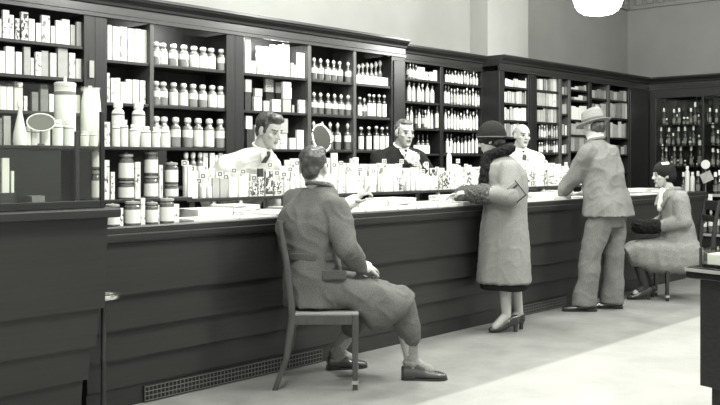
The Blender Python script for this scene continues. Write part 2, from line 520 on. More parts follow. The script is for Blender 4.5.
    def torso(self, m, secs):
        """secs: (centre, f, w, d)"""
        out = []
        for c, f, w, d in secs:
            f = V((f[0], f[1], 0)).normalized(); r = V((f.y, -f.x, 0))
            out.append((V(c), r * w, f * d))
        m.loft(out, 28, expo=2.4)
    def shoe(self, heel, d, L=0.285, w=0.047, mt='shoe_leather', h=0.07, high=0.0, name='shoe', opening=0.055):
        """heel: point on the floor under the back of the heel"""
        d = V((d[0], d[1], 0)).normalized(); r = V((d.y, -d.x, 0)); z = V((0, 0, 1)); q = V((heel[0], heel[1], heel[2] if len(heel) > 2 else 0))
        m = MB()
        hh = high
        def S(t, cz, rw, rz):
            return (q + d * (t * L) + z * cz, r * rw, z * rz)
        m.loft([S(0.0, hh + 0.045, w * 0.55, 0.030), S(0.06, hh + 0.048, w * 0.8, 0.042), S(0.25, hh * 0.85 + 0.047, w * 0.82, 0.042), S(0.42, hh * 0.5 + 0.040, w * 0.85, 0.036), S(0.62, 0.030 + hh * 0.1, w, 0.026), S(0.82, 0.026, w * 0.95, 0.022), S(0.95, 0.022, w * 0.62, 0.017), S(1.0, 0.02, w * 0.3, 0.010)], 18, expo=2.3)
        if not high:
            m.loft([S(0.05, h + 0.012, w * 0.76, 0.03), S(0.2, h + 0.016, w * 0.82, 0.036), S(0.36, h + 0.010, w * 0.78, 0.034), S(0.52, h - 0.012, w * 0.72, 0.028)], 14)
            me_obj = self.part(name, m, mt, 0.006, smooth=2)
            k = MB()
            pts = []
            for t, ww in ((0.0, 0.6), (0.07, 0.85), (0.3, 0.84), (0.45, 0.9), (0.66, 1.08), (0.84, 1.0), (0.96, 0.66), (1.01, 0.2)):
                pts.append((t, ww))
            poly = [q + d * (t * L) + r * (w * ww) for t, ww in pts] + [q + d * (t * L) - r * (w * ww) for t, ww in reversed(pts)]
            k.prism([(p.x, p.y) for p in poly], 'z', q.z + 0.001, q.z + 0.012)
            hp = [p for p in ([q + d * (t * L) + r * (w * ww) for t, ww in pts[:3]] + [q + d * (t * L) - r * (w * ww) for t, ww in reversed(pts[:3])])]
            k.prism([(p.x, p.y) for p in hp], 'z', q.z, q.z + 0.024)
            self.plain('sole', k, 'cap_dark', me_obj)
        else:
            me_obj = self.part(name, m, mt, 0.006, smooth=2)
            k = MB(); k.loft([(q + d * 0.03 + z * 0.0, r * 0.016, d * 0.017), (q + d * 0.028 + z * 0.03, r * 0.015, d * 0.016), (q + d * 0.03 + z * (hh + 0.03), r * 0.03, d * 0.028)], 14)
            self.plain('heel', k, mt, me_obj)
            k = MB(); k.tube([q + d * (0.36 * L) + r * w * 0.85 + z * (hh * 0.6 + 0.05), q + d * (0.33 * L) + z * (hh * 0.6 + 0.098), q + d * (0.36 * L) - r * w * 0.85 + z * (hh * 0.6 + 0.05)], 0.006, 8)
            self.plain('strap', k, mt, me_obj)
        return me_obj
    def hair(self, mt, kind='short', parent=None):
        m = MB(); R = self.R; s = self.s; H = self.H
        def E(c, r): m.ell(H(*c), tuple(q * s for q in r), R)
        if kind == 'short':
            E((0, -0.022, 0.043), (0.0795, 0.098, 0.087)); E((0, -0.060, -0.018), (0.058, 0.044, 0.062))
            E((0, 0.040, 0.098), (0.060, 0.050, 0.036)); E((-0.02, 0.06, 0.094), (0.034, 0.034, 0.022))
            for q in (-1, 1): E((q * 0.070, 0.020, 0.012), (0.008, 0.012, 0.028))
        elif kind == 'sleek':
            E((0, -0.022, 0.038), (0.0755, 0.093, 0.083)); E((0, -0.058, -0.018), (0.054, 0.040, 0.056)); E((0, 0.028, 0.092), (0.056, 0.048, 0.026))
            for q in (-1, 1): E((q * 0.069, 0.018, 0.010), (0.008, 0.012, 0.026))
        elif kind == 'bald':
            for q in (-1, 1): E((q * 0.062, -0.030, 0.018), (0.016, 0.055, 0.036))
            E((0, -0.075, 0.010), (0.060, 0.030, 0.042))
        elif kind == 'under_hat':
            E((0, -0.045, -0.010), (0.074, 0.070, 0.072))
        elif kind == 'bob':
            E((0, -0.030, -0.005), (0.084, 0.080, 0.075)); 
        return self.part('hair', m, mt, 0.006, smooth=2, fold=0.004 if kind != 'bald' else 0.001, freq=30, stretch=(1, 1, 1), fine=0.003)

Z = V((0, 0, 1))
def ring(m, c, f, w, d, rad, tilt=0.0, n=28, lo=0, hi=360):
    f = V((f[0], f[1], 0)).normalized(); r = V((f.y, -f.x, 0))
    pts = []
    for k in range(n + 1):
        a = math.radians(lo + (hi - lo) * k / n)
        pts.append(V(c) + r * (w * math.cos(a)) + f * (d * math.sin(a)) + Z * (tilt * math.sin(a)))
    m.tube(pts, rad, 8)

# ---------------------------------------------------------- seated man in the overcoat
P = Person('seated man seen from behind in grey belted overcoat on wooden chair, facing the leaning clerk', (3.76, 3.79, 0), math.radians(-137.3))
fT = (-0.866, 0.5); fP = (-0.42, 0.91); fM = (-0.68, 0.73)
P.head((-0.055, -0.040, 1.272), (-0.96, 0.28), pitch=6, s=1.03, neck=(-0.03, 0.0, 1.12))
m = P.m
P.torso(m, [((-0.02, -0.04, 0.50), fP, 0.16, 0.12), ((-0.02, -0.05, 0.70), fM, 0.14, 0.11), ((-0.02, -0.04, 0.95), fT, 0.15, 0.11), ((-0.03, -0.02, 1.06), fT, 0.15, 0.09), ((-0.03, 0.0, 1.13), fT, 0.07, 0.06)])
shR, elR, wrR = V((0.085, 0.098, 1.03)), V((0.165, 0.155, 0.815)), V((0.05, 0.265, 0.69))
shL, elL, wrL = V((-0.13, -0.165, 1.055)), V((-0.33, -0.03, 0.985)), V((-0.36, 0.185, 1.05))
P.limb([shR, elR, wrR], [0.055, 0.045, 0.030]); P.limb([shL, elL, wrL], [0.055, 0.045, 0.030])
P.hand(wrR, (-0.8, 0.5, -0.15), (0.25, 0.4, 1), 1, 38)
P.hand(wrL, (0.02, 0.75, 0.65), (0.3, -0.6, 0.6), 1, 42)
hipR, knR, anR = V((0.06, -0.02, 0.53)), V((-0.03, 0.47, 0.485)), V((-0.08, 0.545, 0.10))
hipL, knL, anL = V((-0.10, -0.02, 0.53)), V((-0.25, 0.33, 0.49)), V((-0.345, 0.09, 0.10))
P.limb([hipR, knR, anR], [0.08, 0.058, 0.036]); P.limb([hipL, knL, anL], [0.08, 0.058, 0.036])
P.limb([anR, anR + V((0, 0.1, -0.05))], [0.036, 0.03]); P.limb([anL, anL + V((-0.05, 0.08, -0.05))], [0.036, 0.03])
P.body()
P.hair('hair_mid')
m = MB()
P.torso(m, [((-0.02, -0.03, 0.455), fP, 0.195, 0.175), ((-0.02, -0.05, 0.60), fP, 0.19, 0.165), ((-0.02, -0.06, 0.78), fM, 0.185, 0.155), ((-0.02, -0.058, 0.92), fT, 0.205, 0.155), ((-0.025, -0.05, 1.01), fT, 0.20, 0.135),
            ((-0.03, -0.02, 1.09), fT, 0.145, 0.105), ((-0.03, 0.0, 1.15), fT, 0.082, 0.078), ((-0.033, 0.004, 1.175), fT, 0.066, 0.066)])
m.cap(shR, elR, 0.082, 0.068); m.cap(elR, wrR + V((0.01, -0.02, 0.0)), 0.066, 0.052)
m.cap(shL, elL, 0.082, 0.068); m.cap(elL, wrL - V((0, 0.035, 0.015)), 0.066, 0.050)
m.loft([((-0.02, -0.10, 0.56), (0.17, 0, 0), (0, 0, 0.10)), ((-0.02, 0.05, 0.555), (0.19, 0, 0), (0, 0, 0.105)), ((-0.025, 0.165, 0.55), (0.19, 0, 0), (0, 0, 0.10)), ((-0.03, 0.245, 0.50), (0.185, 0, 0), (0, 0, 0.13)),
        ((-0.035, 0.30, 0.465), (0.18, 0, 0), (0, 0, 0.15)), ((-0.045, 0.40, 0.45), (0.165, 0, 0), (0, 0.02, 0.135)), ((-0.05, 0.485, 0.45), (0.15, 0, 0), (0, 0.045, 0.095)), ((-0.05, 0.52, 0.44), (0.13, 0, 0), (0, 0.05, 0.070))], 24, expo=2.8)
for sh in (shL, shR): m.cap(V((-0.03, 0.0, 1.11)) + (sh - V((-0.03, 0, 1.11))) * 0.2, sh + V((0, 0, 0.008)), 0.055, 0.075)
coat = P.part('overcoat', m, 'wool_overcoat', 0.011, smooth=5, fold=0.022, freq=8, stretch=(1.3, 1, 0.8), seed=3.1)
m = MB(); ring(m, (-0.032, -0.006, 1.162), fT, 0.076, 0.076, 0.013, tilt=-0.02); P.part('coat_collar', m, 'wool_overcoat_trim', 0.008, coat)
m = MB(); ring(m, (-0.04, 0.0, 1.188), fT, 0.058, 0.060, 0.010, tilt=-0.01); P.part('shirt_collar', m, 'shirt_white', 0.006, coat)
m = MB()
b0 = V((-0.02, -0.05, 0.755)); r_ = V((fM[1], -fM[0], 0)).normalized(); f_ = V((fM[0], fM[1], 0)).normalized()
sec = []
for k in range(-14, 15):
    a = math.radians(-90 + k * 6.5)
    sec.append(b0 + r_ * (0.190 * math.cos(a)) + f_ * (0.160 * math.sin(a)))
m.loft([(p, (p - b0).normalized() * 0.008, Z * 0.024) for p in sec], 10, expo=5)
P.part('half_belt', m, 'wool_overcoat_trim', 0.006, coat, smooth=1)
m = MB(); ring(m, wrR + V((0.005, -0.012, 0.002)), (1, 0), 0.001, 0.001, 0.001)
m = MB(); m.cap(wrR + V((0.002, -0.004, 0.0)), wrR + V((-0.012, 0.012, -0.003)), 0.040, 0.036); P.part('shirt_cuff', m, 'shirt_white', 0.006, coat)
m = MB(); m.cap(wrL + V((0, -0.03, -0.012)), wrL + V((0, 0.02, 0.014)), 0.044, 0.040); P.part('shirt_cuff', m, 'shirt_white', 0.006, coat)
m = MB(); m.box((0.158, 0.02, 0.63), (0.176, 0.16, 0.685)); P.part('pocket_flap', m, 'wool_overcoat_trim', 0.006, coat, smooth=1)
m = MB(); m.cap(knR + V((0, -0.08, 0.01)), knR, 0.085, 0.088); m.cap(knR, V((-0.055, 0.52, 0.32)), 0.088, 0.082); m.cap(V((-0.055, 0.52, 0.32)), V((-0.062, 0.535, 0.265)), 0.080, 0.066)
m.cap(hipR, knR, 0.09, 0.085); m.cap(hipL, knL, 0.09, 0.085); m.cap(knL, V((-0.30, 0.19, 0.28)), 0.088, 0.075); m.cap(V((-0.30, 0.19, 0.28)), V((-0.315, 0.165, 0.235)), 0.07, 0.05)
P.part('trousers', m, 'wool_overcoat', 0.011, smooth=4, fold=0.012, freq=12, seed=1.0)
m = MB(); m.cap(V((-0.06, 0.53, 0.29)), V((-0.075, 0.542, 0.17)), 0.052, 0.046); m.cap(V((-0.075, 0.542, 0.17)), V((-0.08, 0.55, 0.08)), 0.045, 0.044); m.cap(anR, anR + V((0, 0.11, -0.052)), 0.044, 0.037); m.ell((-0.08, 0.54, 0.10), (0.05, 0.05, 0.022)); P.part('sock', m, 'sock_light', 0.007, fold=0.003, freq=40, stretch=(0.6, 0.6, 2))
m = MB(); m.cap(V((-0.312, 0.17, 0.25)), V((-0.335, 0.115, 0.16)), 0.050, 0.040); m.cap(V((-0.335, 0.115, 0.16)), V((-0.345, 0.09, 0.08)), 0.042, 0.043); m.cap(anL, anL + V((-0.05, 0.09, -0.052)), 0.044, 0.037); P.part('sock', m, 'sock_light', 0.007, fold=0.003, freq=40, stretch=(0.6, 0.6, 2))
P.shoe((-0.078, 0.485), (0.05, 1), L=0.275, mt='shoe_brown'); P.shoe((-0.335, 0.03), (-0.25, 0.95), L=0.26, mt='shoe_brown')
# what he holds over the counter
o = MB(); o.box((-0.03, -0.003, 0), (0.03, 0.003, 0.055))
hp = P.t.matrix_basis @ (wrL + V((-0.01, 0.085, 0.055)))
o = o.obj('paper_packet', 'cream_paper', None, hp); o.rotation_euler = (0.5, 0.2, 0.6)
tag(o, 'small pale packet held up by the seated man over the counter', 'packet')

# ---------------------------------------------------------- standing woman
P = Person('standing woman in pale coat, dark fur collar and dark hat leaning on the counter', (5.885, 3.895, 0), math.radians(42.7))
fT = (0.35, 0.94)
P.head((0.02, 0.105, 1.475), (0.42, 0.9), pitch=12, s=0.95, neck=(0.0, 0.05, 1.33), neck_r=0.045)
P.torso(P.m, [((0, 0, 0.80), fT, 0.15, 0.11), ((0, 0, 1.0), fT, 0.12, 0.09), ((0, 0.0, 1.2), fT, 0.14, 0.10), ((0, 0.02, 1.29), fT, 0.13, 0.08), ((0, 0.045, 1.35), fT, 0.06, 0.055)])
shL, elL, wrL = V((-0.155, 0.0, 1.25)), V((-0.25, 0.0, 1.055)), V((-0.12, 0.265, 1.065))
shR, elR, wrR = V((0.15, 0.03, 1.26)), V((0.24, 0.13, 1.06)), V((0.10, 0.32, 1.05))
P.limb([shL, elL, wrL], [0.045, 0.036, 0.026]); P.limb([shR, elR, wrR], [0.045, 0.036, 0.026])
P.hand(wrL, (0.15, 1, 0.12), (-0.3, 0, 1), 1, 25, 0.92); P.hand(wrR, (-0.15, 1, 0.0), (0.3, 0, 1), -1, 25, 0.92)
P.limb([V((-0.07, 0, 0.80)), V((-0.05, 0.02, 0.47)), V((-0.05, 0.0, 0.13))], [0.085, 0.06, 0.036]); P.limb([V((0.07, -0.02, 0.80)), V((0.07, -0.07, 0.47)), V((0.075, -0.115, 0.13))], [0.085, 0.06, 0.036])
P.limb([V((-0.05, 0.0, 0.13)), V((-0.07, 0.09, 0.045))], [0.036, 0.03]); P.limb([V((0.075, -0.115, 0.13)), V((0.07, -0.02, 0.045))], [0.036, 0.03])
P.body()
P.hair('hair_dark', 'under_hat')
m = MB()
P.torso(m, [((0, 0.012, 0.375), fT, 0.185, 0.215), ((0, 0.012, 0.52), fT, 0.18, 0.207), ((0, 0.010, 0.75), fT, 0.172, 0.190), ((0, 0.0, 0.95), fT, 0.165, 0.168), ((0, -0.015, 1.10), fT, 0.18, 0.16), ((0, -0.01, 1.21), fT, 0.19, 0.148), ((0, 0.01, 1.29), fT, 0.165, 0.118), ((0, 0.035, 1.345), fT, 0.095, 0.085), ((0, 0.045, 1.36), fT, 0.06, 0.06)])
m.cap(shL, elL, 0.082, 0.078); m.cap(elL, wrL - V((0.03, 0.07, 0)), 0.076, 0.068)
m.cap(shR, elR, 0.082, 0.076); m.cap(elR, wrR - V((-0.03, 0.07, 0)), 0.074, 0.066)
coat = P.part('coat', m, 'wool_light', 0.011, smooth=5, fold=0.012, freq=9, stretch=(1.2, 1.2, 0.22), seed=7.7)
m = MB()
m.cap(wrL - V((0.04, 0.09, 0)), wrL + V((0.0, 0.005, 0)), 0.082, 0.070); P.part('fur_cuff', m, 'fur_grey', 0.008, coat, fine=0.012, label='grey fur cuff')
m = MB(); m.cap(wrR - V((-0.04, 0.09, 0)), wrR + V((0, 0.005, 0)), 0.082, 0.070); P.part('fur_cuff', m, 'fur_grey', 0.008, coat, fine=0.012, label='grey fur cuff')
m = MB(); ring(m, (0.0, 0.055, 1.375), fT, 0.088, 0.092, 0.042, tilt=-0.04)
m.cap((-0.045, 0.135, 1.31), (-0.06, 0.165, 1.17), 0.055, 0.052); m.cap((-0.06, 0.165, 1.17), (-0.06, 0.17, 1.02), 0.052, 0.040); m.cap((0.03, 0.14, 1.30), (0.03, 0.17, 1.10), 0.05, 0.04)
P.part('fur_collar', m, 'fur_dark', 0.009, coat, fine=0.014, label='dark fur collar')
m = MB(); P.torso(m, [((0, 0.012, 0.325), fT, 0.165, 0.185), ((0, 0.012, 0.45), fT, 0.165, 0.19), ((0, 0.0, 0.7), fT, 0.15, 0.16)]); P.part('dress', m, 'wool_dark', 0.012, fold=0.01, label='dark dress hem below the coat')
P.shoe((-0.035, -0.10), (-0.15, 1), L=0.245, w=0.036, high=0.045, name='court_shoe'); P.shoe((0.08, -0.165), (-0.05, 1), L=0.245, w=0.036, high=0.045, name='court_shoe')
# cloche hat with a brim dipping at the back
R = P.R; H = P.H
m = MB(); m.ell(H(0, -0.012, 0.050), (0.099, 0.113, 0.106), R, n=24)
m.loft([(H(0, -0.01, 0.004), R @ V((0.100, 0, 0)), R @ V((0, 0.113, 0.0))), (H(0, -0.01, 0.06), R @ V((0.101, 0, 0)), R @ V((0, 0.115, 0.0)))], 24)
hat = P.part('hat', m, 'felt_dark', 0.008, smooth=3)
m = MB(); m.loft([(H(0, -0.025, 0.010), R @ V((0.114, 0, 0)), R @ V((0, 0.136, 0.022))), (H(0, -0.02, 0.020), R @ V((0.104, 0, 0)), R @ V((0, 0.122, 0.018)))], 28); P.part('hat_brim', m, 'felt_dark', 0.006, hat, smooth=2)
m = MB(); ring(m, H(0, -0.011, 0.026), (R @ V((0, 1, 0)))[:2], 0.103, 0.117, 0.007); P.part('hat_band', m, 'felt_band', 0.006, hat)
# clutch bag under her arm
bt = P.t.matrix_basis @ V((-0.29, -0.03, 1.09))
t = thing('clutch_bag', 'flat patterned clutch bag tucked under the standing woman\'s arm', 'bag', bt, math.radians(42.7))
t.rotation_euler = (math.radians(-38), 0, math.radians(48))
m = MB(); t.scale = (0.8, 0.75, 0.75); m.box((-0.013, -0.055, -0.085), (0.013, 0.055, 0.085)); m.obj('bag_body', 'wool_light', t, bevel=0.006)
m = MB(); m.box((-0.016, -0.062, -0.09), (0.016, -0.053, 0.09)); m.obj('dark_edge', 'black', t, bevel=0.003)
m = MB(); m.box((-0.016, -0.062, -0.095), (0.016, 0.062, -0.084)); m.obj('dark_edge', 'black', t, bevel=0.003)
m = MB(); m.box((-0.0145, -0.05, 0.03), (0.0145, 0.05, 0.055)); m.obj('flap', 'cap_dark', t, bevel=0.003)

# ---------------------------------------------------------- man in the hat
P = Person('man in grey suit and brimmed hat seen from behind, leaning a hand on the counter', (7.28, 3.885, 0), math.radians(42.7))
fT = (0.72, 0.69)
P.head((0.045, -0.005, 1.625), (0.8, 0.6), pitch=14, s=1.0, neck=(0.03, -0.02, 1.49), neck_r=0.056)
P.torso(P.m, [((-0.05, -0.09, 0.86), fT, 0.16, 0.12), ((-0.02, -0.09, 1.05), fT, 0.15, 0.11), ((0.0, -0.07, 1.25), fT, 0.17, 0.12), ((0.02, -0.05, 1.40), fT, 0.17, 0.10), ((0.03, -0.025, 1.50), fT, 0.07, 0.065)])
shL, elL, wrL = V((-0.12, 0.09, 1.385)), V((-0.03, 0.19, 1.165)), V((0.115, 0.285, 1.015))
shR, elR, wrR = V((0.165, -0.185, 1.385)), V((0.26, -0.17, 1.13)), V((0.33, 0.02, 1.02))
P.limb([shL, elL, wrL], [0.055, 0.045, 0.03]); P.limb([shR, elR, wrR], [0.055, 0.045, 0.03])
P.hand(wrL, (0.5, 0.75, -0.15), (-0.3, 0, 1), 1, 15); P.hand(wrR, (0.4, 0.9, -0.1), (0.2, 0, 1), -1, 20)
lL = [V((-0.12, -0.03, 0.84)), V((-0.10, 0.06, 0.48)), V((-0.09, 0.10, 0.10))]; lR = [V((0.02, -0.18, 0.84)), V((0.05, -0.18, 0.48)), V((0.06, -0.185, 0.10))]
P.limb(lL, [0.09, 0.06, 0.038]); P.limb(lR, [0.09, 0.06, 0.038])
P.limb([lL[2], lL[2] + V((0, 0.09, -0.05))], [0.036, 0.03]); P.limb([lR[2], lR[2] + V((0, 0.09, -0.05))], [0.036, 0.03])
P.body()
P.hair('hair_dark', 'under_hat')
m = MB()
P.torso(m, [((-0.06, -0.105, 0.835), fT, 0.245, 0.20), ((-0.045, -0.105, 0.95), fT, 0.232, 0.185), ((-0.02, -0.09, 1.08), fT, 0.208, 0.165), ((0.0, -0.075, 1.22), fT, 0.22, 0.165), ((0.015, -0.055, 1.34), fT, 0.232, 0.15), ((0.025, -0.045, 1.42), fT, 0.19, 0.12), ((0.03, -0.03, 1.48), fT, 0.11, 0.09), ((0.033, -0.022, 1.51), fT, 0.068, 0.068)])
m.cap(shL, elL, 0.088, 0.072); m.cap(elL, wrL - V((0.03, 0.02, -0.03)), 0.070, 0.055)
m.cap(shR, elR, 0.088, 0.072); m.cap(elR, wrR - V((0.01, 0.04, -0.02)), 0.070, 0.055)
jk = P.part('jacket', m, 'wool_suit', 0.011, smooth=5, fold=0.022, freq=8, stretch=(1.2, 1.2, 0.9), seed=12.0)
m = MB(); ring(m, (0.034, -0.02, 1.505), fT, 0.074, 0.074, 0.014, tilt=-0.02); P.part('jacket_collar', m, 'wool_suit', 0.008, jk)
m = MB(); ring(m, (0.034, -0.018, 1.53), fT, 0.060, 0.062, 0.012, tilt=-0.015); P.part('shirt_collar', m, 'shirt_white', 0.006, jk)
m = MB(); m.cap(wrL - V((0.02, 0.012, -0.018)), wrL + V((0.005, 0.004, -0.004)), 0.042, 0.038); P.part('shirt_cuff', m, 'shirt_white', 0.006, jk)
m = MB()
P.torso(m, [((-0.05, -0.10, 1.0), fT, 0.17, 0.13), ((-0.05, -0.10, 0.82), fT, 0.185, 0.15), ((-0.05, -0.10, 0.74), fT, 0.17, 0.13)])
for l, s2 in ((lL, 0.0), (lR, 0.0)):
    m.cap(l[0], l[1], 0.118, 0.098)
    m.loft([(l[1] + V((0, 0, 0.05)), (0.092, 0, 0), (0, 0.098, 0)), (l[1] + (l[2] - l[1]) * 0.5, (0.088, 0, 0), (0, 0.096, 0)), (l[2] + V((0, 0.01, 0.0)), (0.09, 0, 0), (0, 0.108, 0)), (l[2] + V((0, 0.015, -0.055)), (0.088, 0, 0), (0, 0.110, 0))], 22)
P.part('trousers', m, 'wool_trouser', 0.011, smooth=4, fold=0.015, freq=9, stretch=(0.9, 0.9, 0.8), seed=4.0)
P.shoe((-0.085, 0.005), (0.0, 1), L=0.30, w=0.05); P.shoe((0.06, -0.265), (0.02, 1), L=0.30, w=0.05)
R = P.R; H = P.H
m = MB()
m.loft([(H(0, -0.008, 0.030), R @ V((0.090, 0, 0)), R @ V((0, 0.110, 0))), (H(0, -0.008, 0.08), R @ V((0.089, 0, 0)), R @ V((0, 0.108, 0))), (H(0, -0.006, 0.135), R @ V((0.078, 0, 0)), R @ V((0, 0.098, -0.004))), (H(0, -0.004, 0.155), R @ V((0.058, 0, 0)), R @ V((0, 0.080, -0.01)))], 26)
hat = P.part('hat', m, 'felt_grey', 0.007, smooth=4)
m = MB(); m.loft([(H(0, 0.0, 0.026), R @ V((0.138, 0, 0)), R @ V((0, 0.166, -0.006))), (H(0, 0.0, 0.034), R @ V((0.140, 0, 0)), R @ V((0, 0.168, -0.006)))], 36); P.part('hat_brim', m, 'felt_grey', 0.005, hat, smooth=1)
m = MB(); m.loft([(H(0, -0.008, 0.034), R @ V((0.0935, 0, 0)), R @ V((0, 0.1135, 0))), (H(0, -0.008, 0.066), R @ V((0.093, 0, 0)), R @ V((0, 0.113, 0)))], 30); P.plain('hat_band', m, 'felt_band', hat)

# ---------------------------------------------------------- seated woman at the far right
P = Person('seated woman in pale tweed coat and dark close-fitting hat in profile near the end cabinet', (8.44, 3.60, 0), math.radians(42.7))
fT = (0.0, 1.0)
P.head((0.0, 0.165, 1.182), (-0.12, 1.0), pitch=6, s=0.95, neck=(0, 0.10, 1.04), neck_r=0.045)
P.torso(P.m, [((0, 0.0, 0.50), fT, 0.15, 0.12), ((0, 0.03, 0.70), fT, 0.12, 0.09), ((0, 0.06, 0.92), fT, 0.14, 0.10), ((0, 0.085, 1.0), fT, 0.12, 0.08), ((0, 0.1, 1.06), fT, 0.06, 0.05)])
shL, elL, wrL = V((-0.16, 0.06, 0.97)), V((-0.20, 0.04, 0.75)), V((-0.08, 0.27, 0.70))
shR, elR, wrR = V((0.16, 0.07, 0.97)), V((0.20, 0.06, 0.75)), V((0.06, 0.28, 0.69))
P.limb([shL, elL, wrL], [0.045, 0.036, 0.026]); P.limb([shR, elR, wrR], [0.045, 0.036, 0.026])
P.hand(wrL, (0.3, 1, -0.1), (-0.3, 0, 1), 1, 30, 0.92); P.hand(wrR, (-0.3, 1, -0.1), (0.3, 0, 1), -1, 30, 0.92)
legs = [[V((-0.09, 0.0, 0.51)), V((-0.09, 0.46, 0.47)), V((-0.07, 0.36, 0.12))], [V((0.09, 0.0, 0.51)), V((0.08, 0.46, 0.47)), V((0.09, 0.27, 0.12))]]
for l in legs:
    P.limb(l, [0.075, 0.055, 0.036]); P.limb([l[2], l[2] + V((0, 0.09, -0.06))], [0.036, 0.03])
P.body()
P.hair('hair_dark', 'under_hat')
m = MB()
P.torso(m, [((0, 0.01, 0.45), fT, 0.20, 0.17), ((0, 0.025, 0.60), fT, 0.185, 0.16), ((0, 0.045, 0.78), fT, 0.175, 0.145), ((0, 0.06, 0.92), fT, 0.185, 0.135), ((0, 0.08, 1.0), fT, 0.15, 0.11), ((0, 0.095, 1.05), fT, 0.08, 0.075)])
m.cap(shL, elL, 0.080, 0.072); m.cap(elL, wrL - V((0.03, 0.05, 0)), 0.070, 0.062); m.cap(shR, elR, 0.08, 0.07); m.cap(elR, wrR - V((-0.03, 0.05, 0)), 0.068, 0.06)
m.loft([((0, -0.12, 0.44), (0.20, 0, 0), (0, 0, 0.16)), ((0, -0.04, 0.415), (0.235, 0, 0), (0, 0, 0.17)), ((0, 0.18, 0.41), (0.235, 0, 0), (0, 0, 0.17)), ((0, 0.33, 0.42), (0.205, 0, 0), (0, 0, 0.155)), ((0, 0.45, 0.42), (0.18, 0, 0), (0, 0.02, 0.125)), ((0, 0.53, 0.405), (0.15, 0, 0), (0, 0.03, 0.085))], 24, expo=3.2)
coat = P.part('coat', m, 'wool_tweed', 0.011, smooth=5, fold=0.015, freq=9, stretch=(1.2, 1.2, 0.6), seed=21.0)
m = MB(); m.loft([((-0.06, 0.10, 1.05), (0.045, -0.03, 0), (0.0, 0.02, 0.03)), ((-0.11, 0.135, 0.99), (0.05, -0.03, 0), (0.0, 0.012, 0.03)), ((-0.07, 0.20, 0.88), (0.03, -0.02, 0), (0, 0.012, 0.02))], 14)
m.loft([((0.06, 0.10, 1.05), (0.045, 0.03, 0), (0.0, 0.02, 0.03)), ((0.11, 0.135, 0.99), (0.05, 0.03, 0), (0.0, 0.012, 0.03)), ((0.07, 0.20, 0.88), (0.03, 0.02, 0), (0, 0.012, 0.02))], 14)
ring(m, (0, 0.09, 1.05), fT, 0.085, 0.08, 0.025, lo=150, hi=390)
P.part('coat_collar', m, 'wool_tweed', 0.008, coat)
m = MB(); m.cap((-0.03, 0.18, 1.03), (-0.02, 0.20, 0.86), 0.035, 0.03); P.part('scarf', m, 'white_cloth', 0.008, coat, fold=0.006, freq=25)
m = MB(); m.cap(wrL + V((-0.02, -0.01, 0)), wrL + V((0.03, 0.13, -0.005)), 0.070, 0.072); m.cap(wrR + V((0.02, -0.01, 0)), wrR + V((-0.03, 0.11, 0)), 0.07, 0.07); P.part('fur_muff', m, 'fur_dark', 0.009, coat, fine=0.012, label='dark fur cuffs joined like a muff')
for l in legs:
    m = MB(); m.cap(l[1], l[2], 0.060, 0.040); m.cap(l[2], l[2] + V((0, 0.06, -0.04)), 0.039, 0.036); P.part('stocking', m, 'stocking_dark', 0.008)
P.shoe((-0.075, 0.30), (0, 1), L=0.235, w=0.036, high=0.04, name='court_shoe'); P.shoe((0.085, 0.21), (0, 1), L=0.235, w=0.036, high=0.04, name='court_shoe')
R = P.R; H = P.H
m = MB(); m.ell(H(0, -0.022, 0.045), (0.093, 0.108, 0.098), R, n=24); m.ell(H(0, -0.05, 0.0), (0.088, 0.085, 0.085), R, n=20)
hat = P.part('hat', m, 'felt_dark', 0.007, smooth=3)
m = MB(); m.box((-0.004, -0.035, -0.012), (0.004, 0.035, 0.016)); m.v = [tuple(H(-0.072, -0.004, 0.118) + R @ (Matrix.Rotation(0.75, 3, 'Y') @ V(q))) for q in m.v]; P.plain('hat_ornament', m, 'white_cloth', hat, 'pale ornament on the hat')

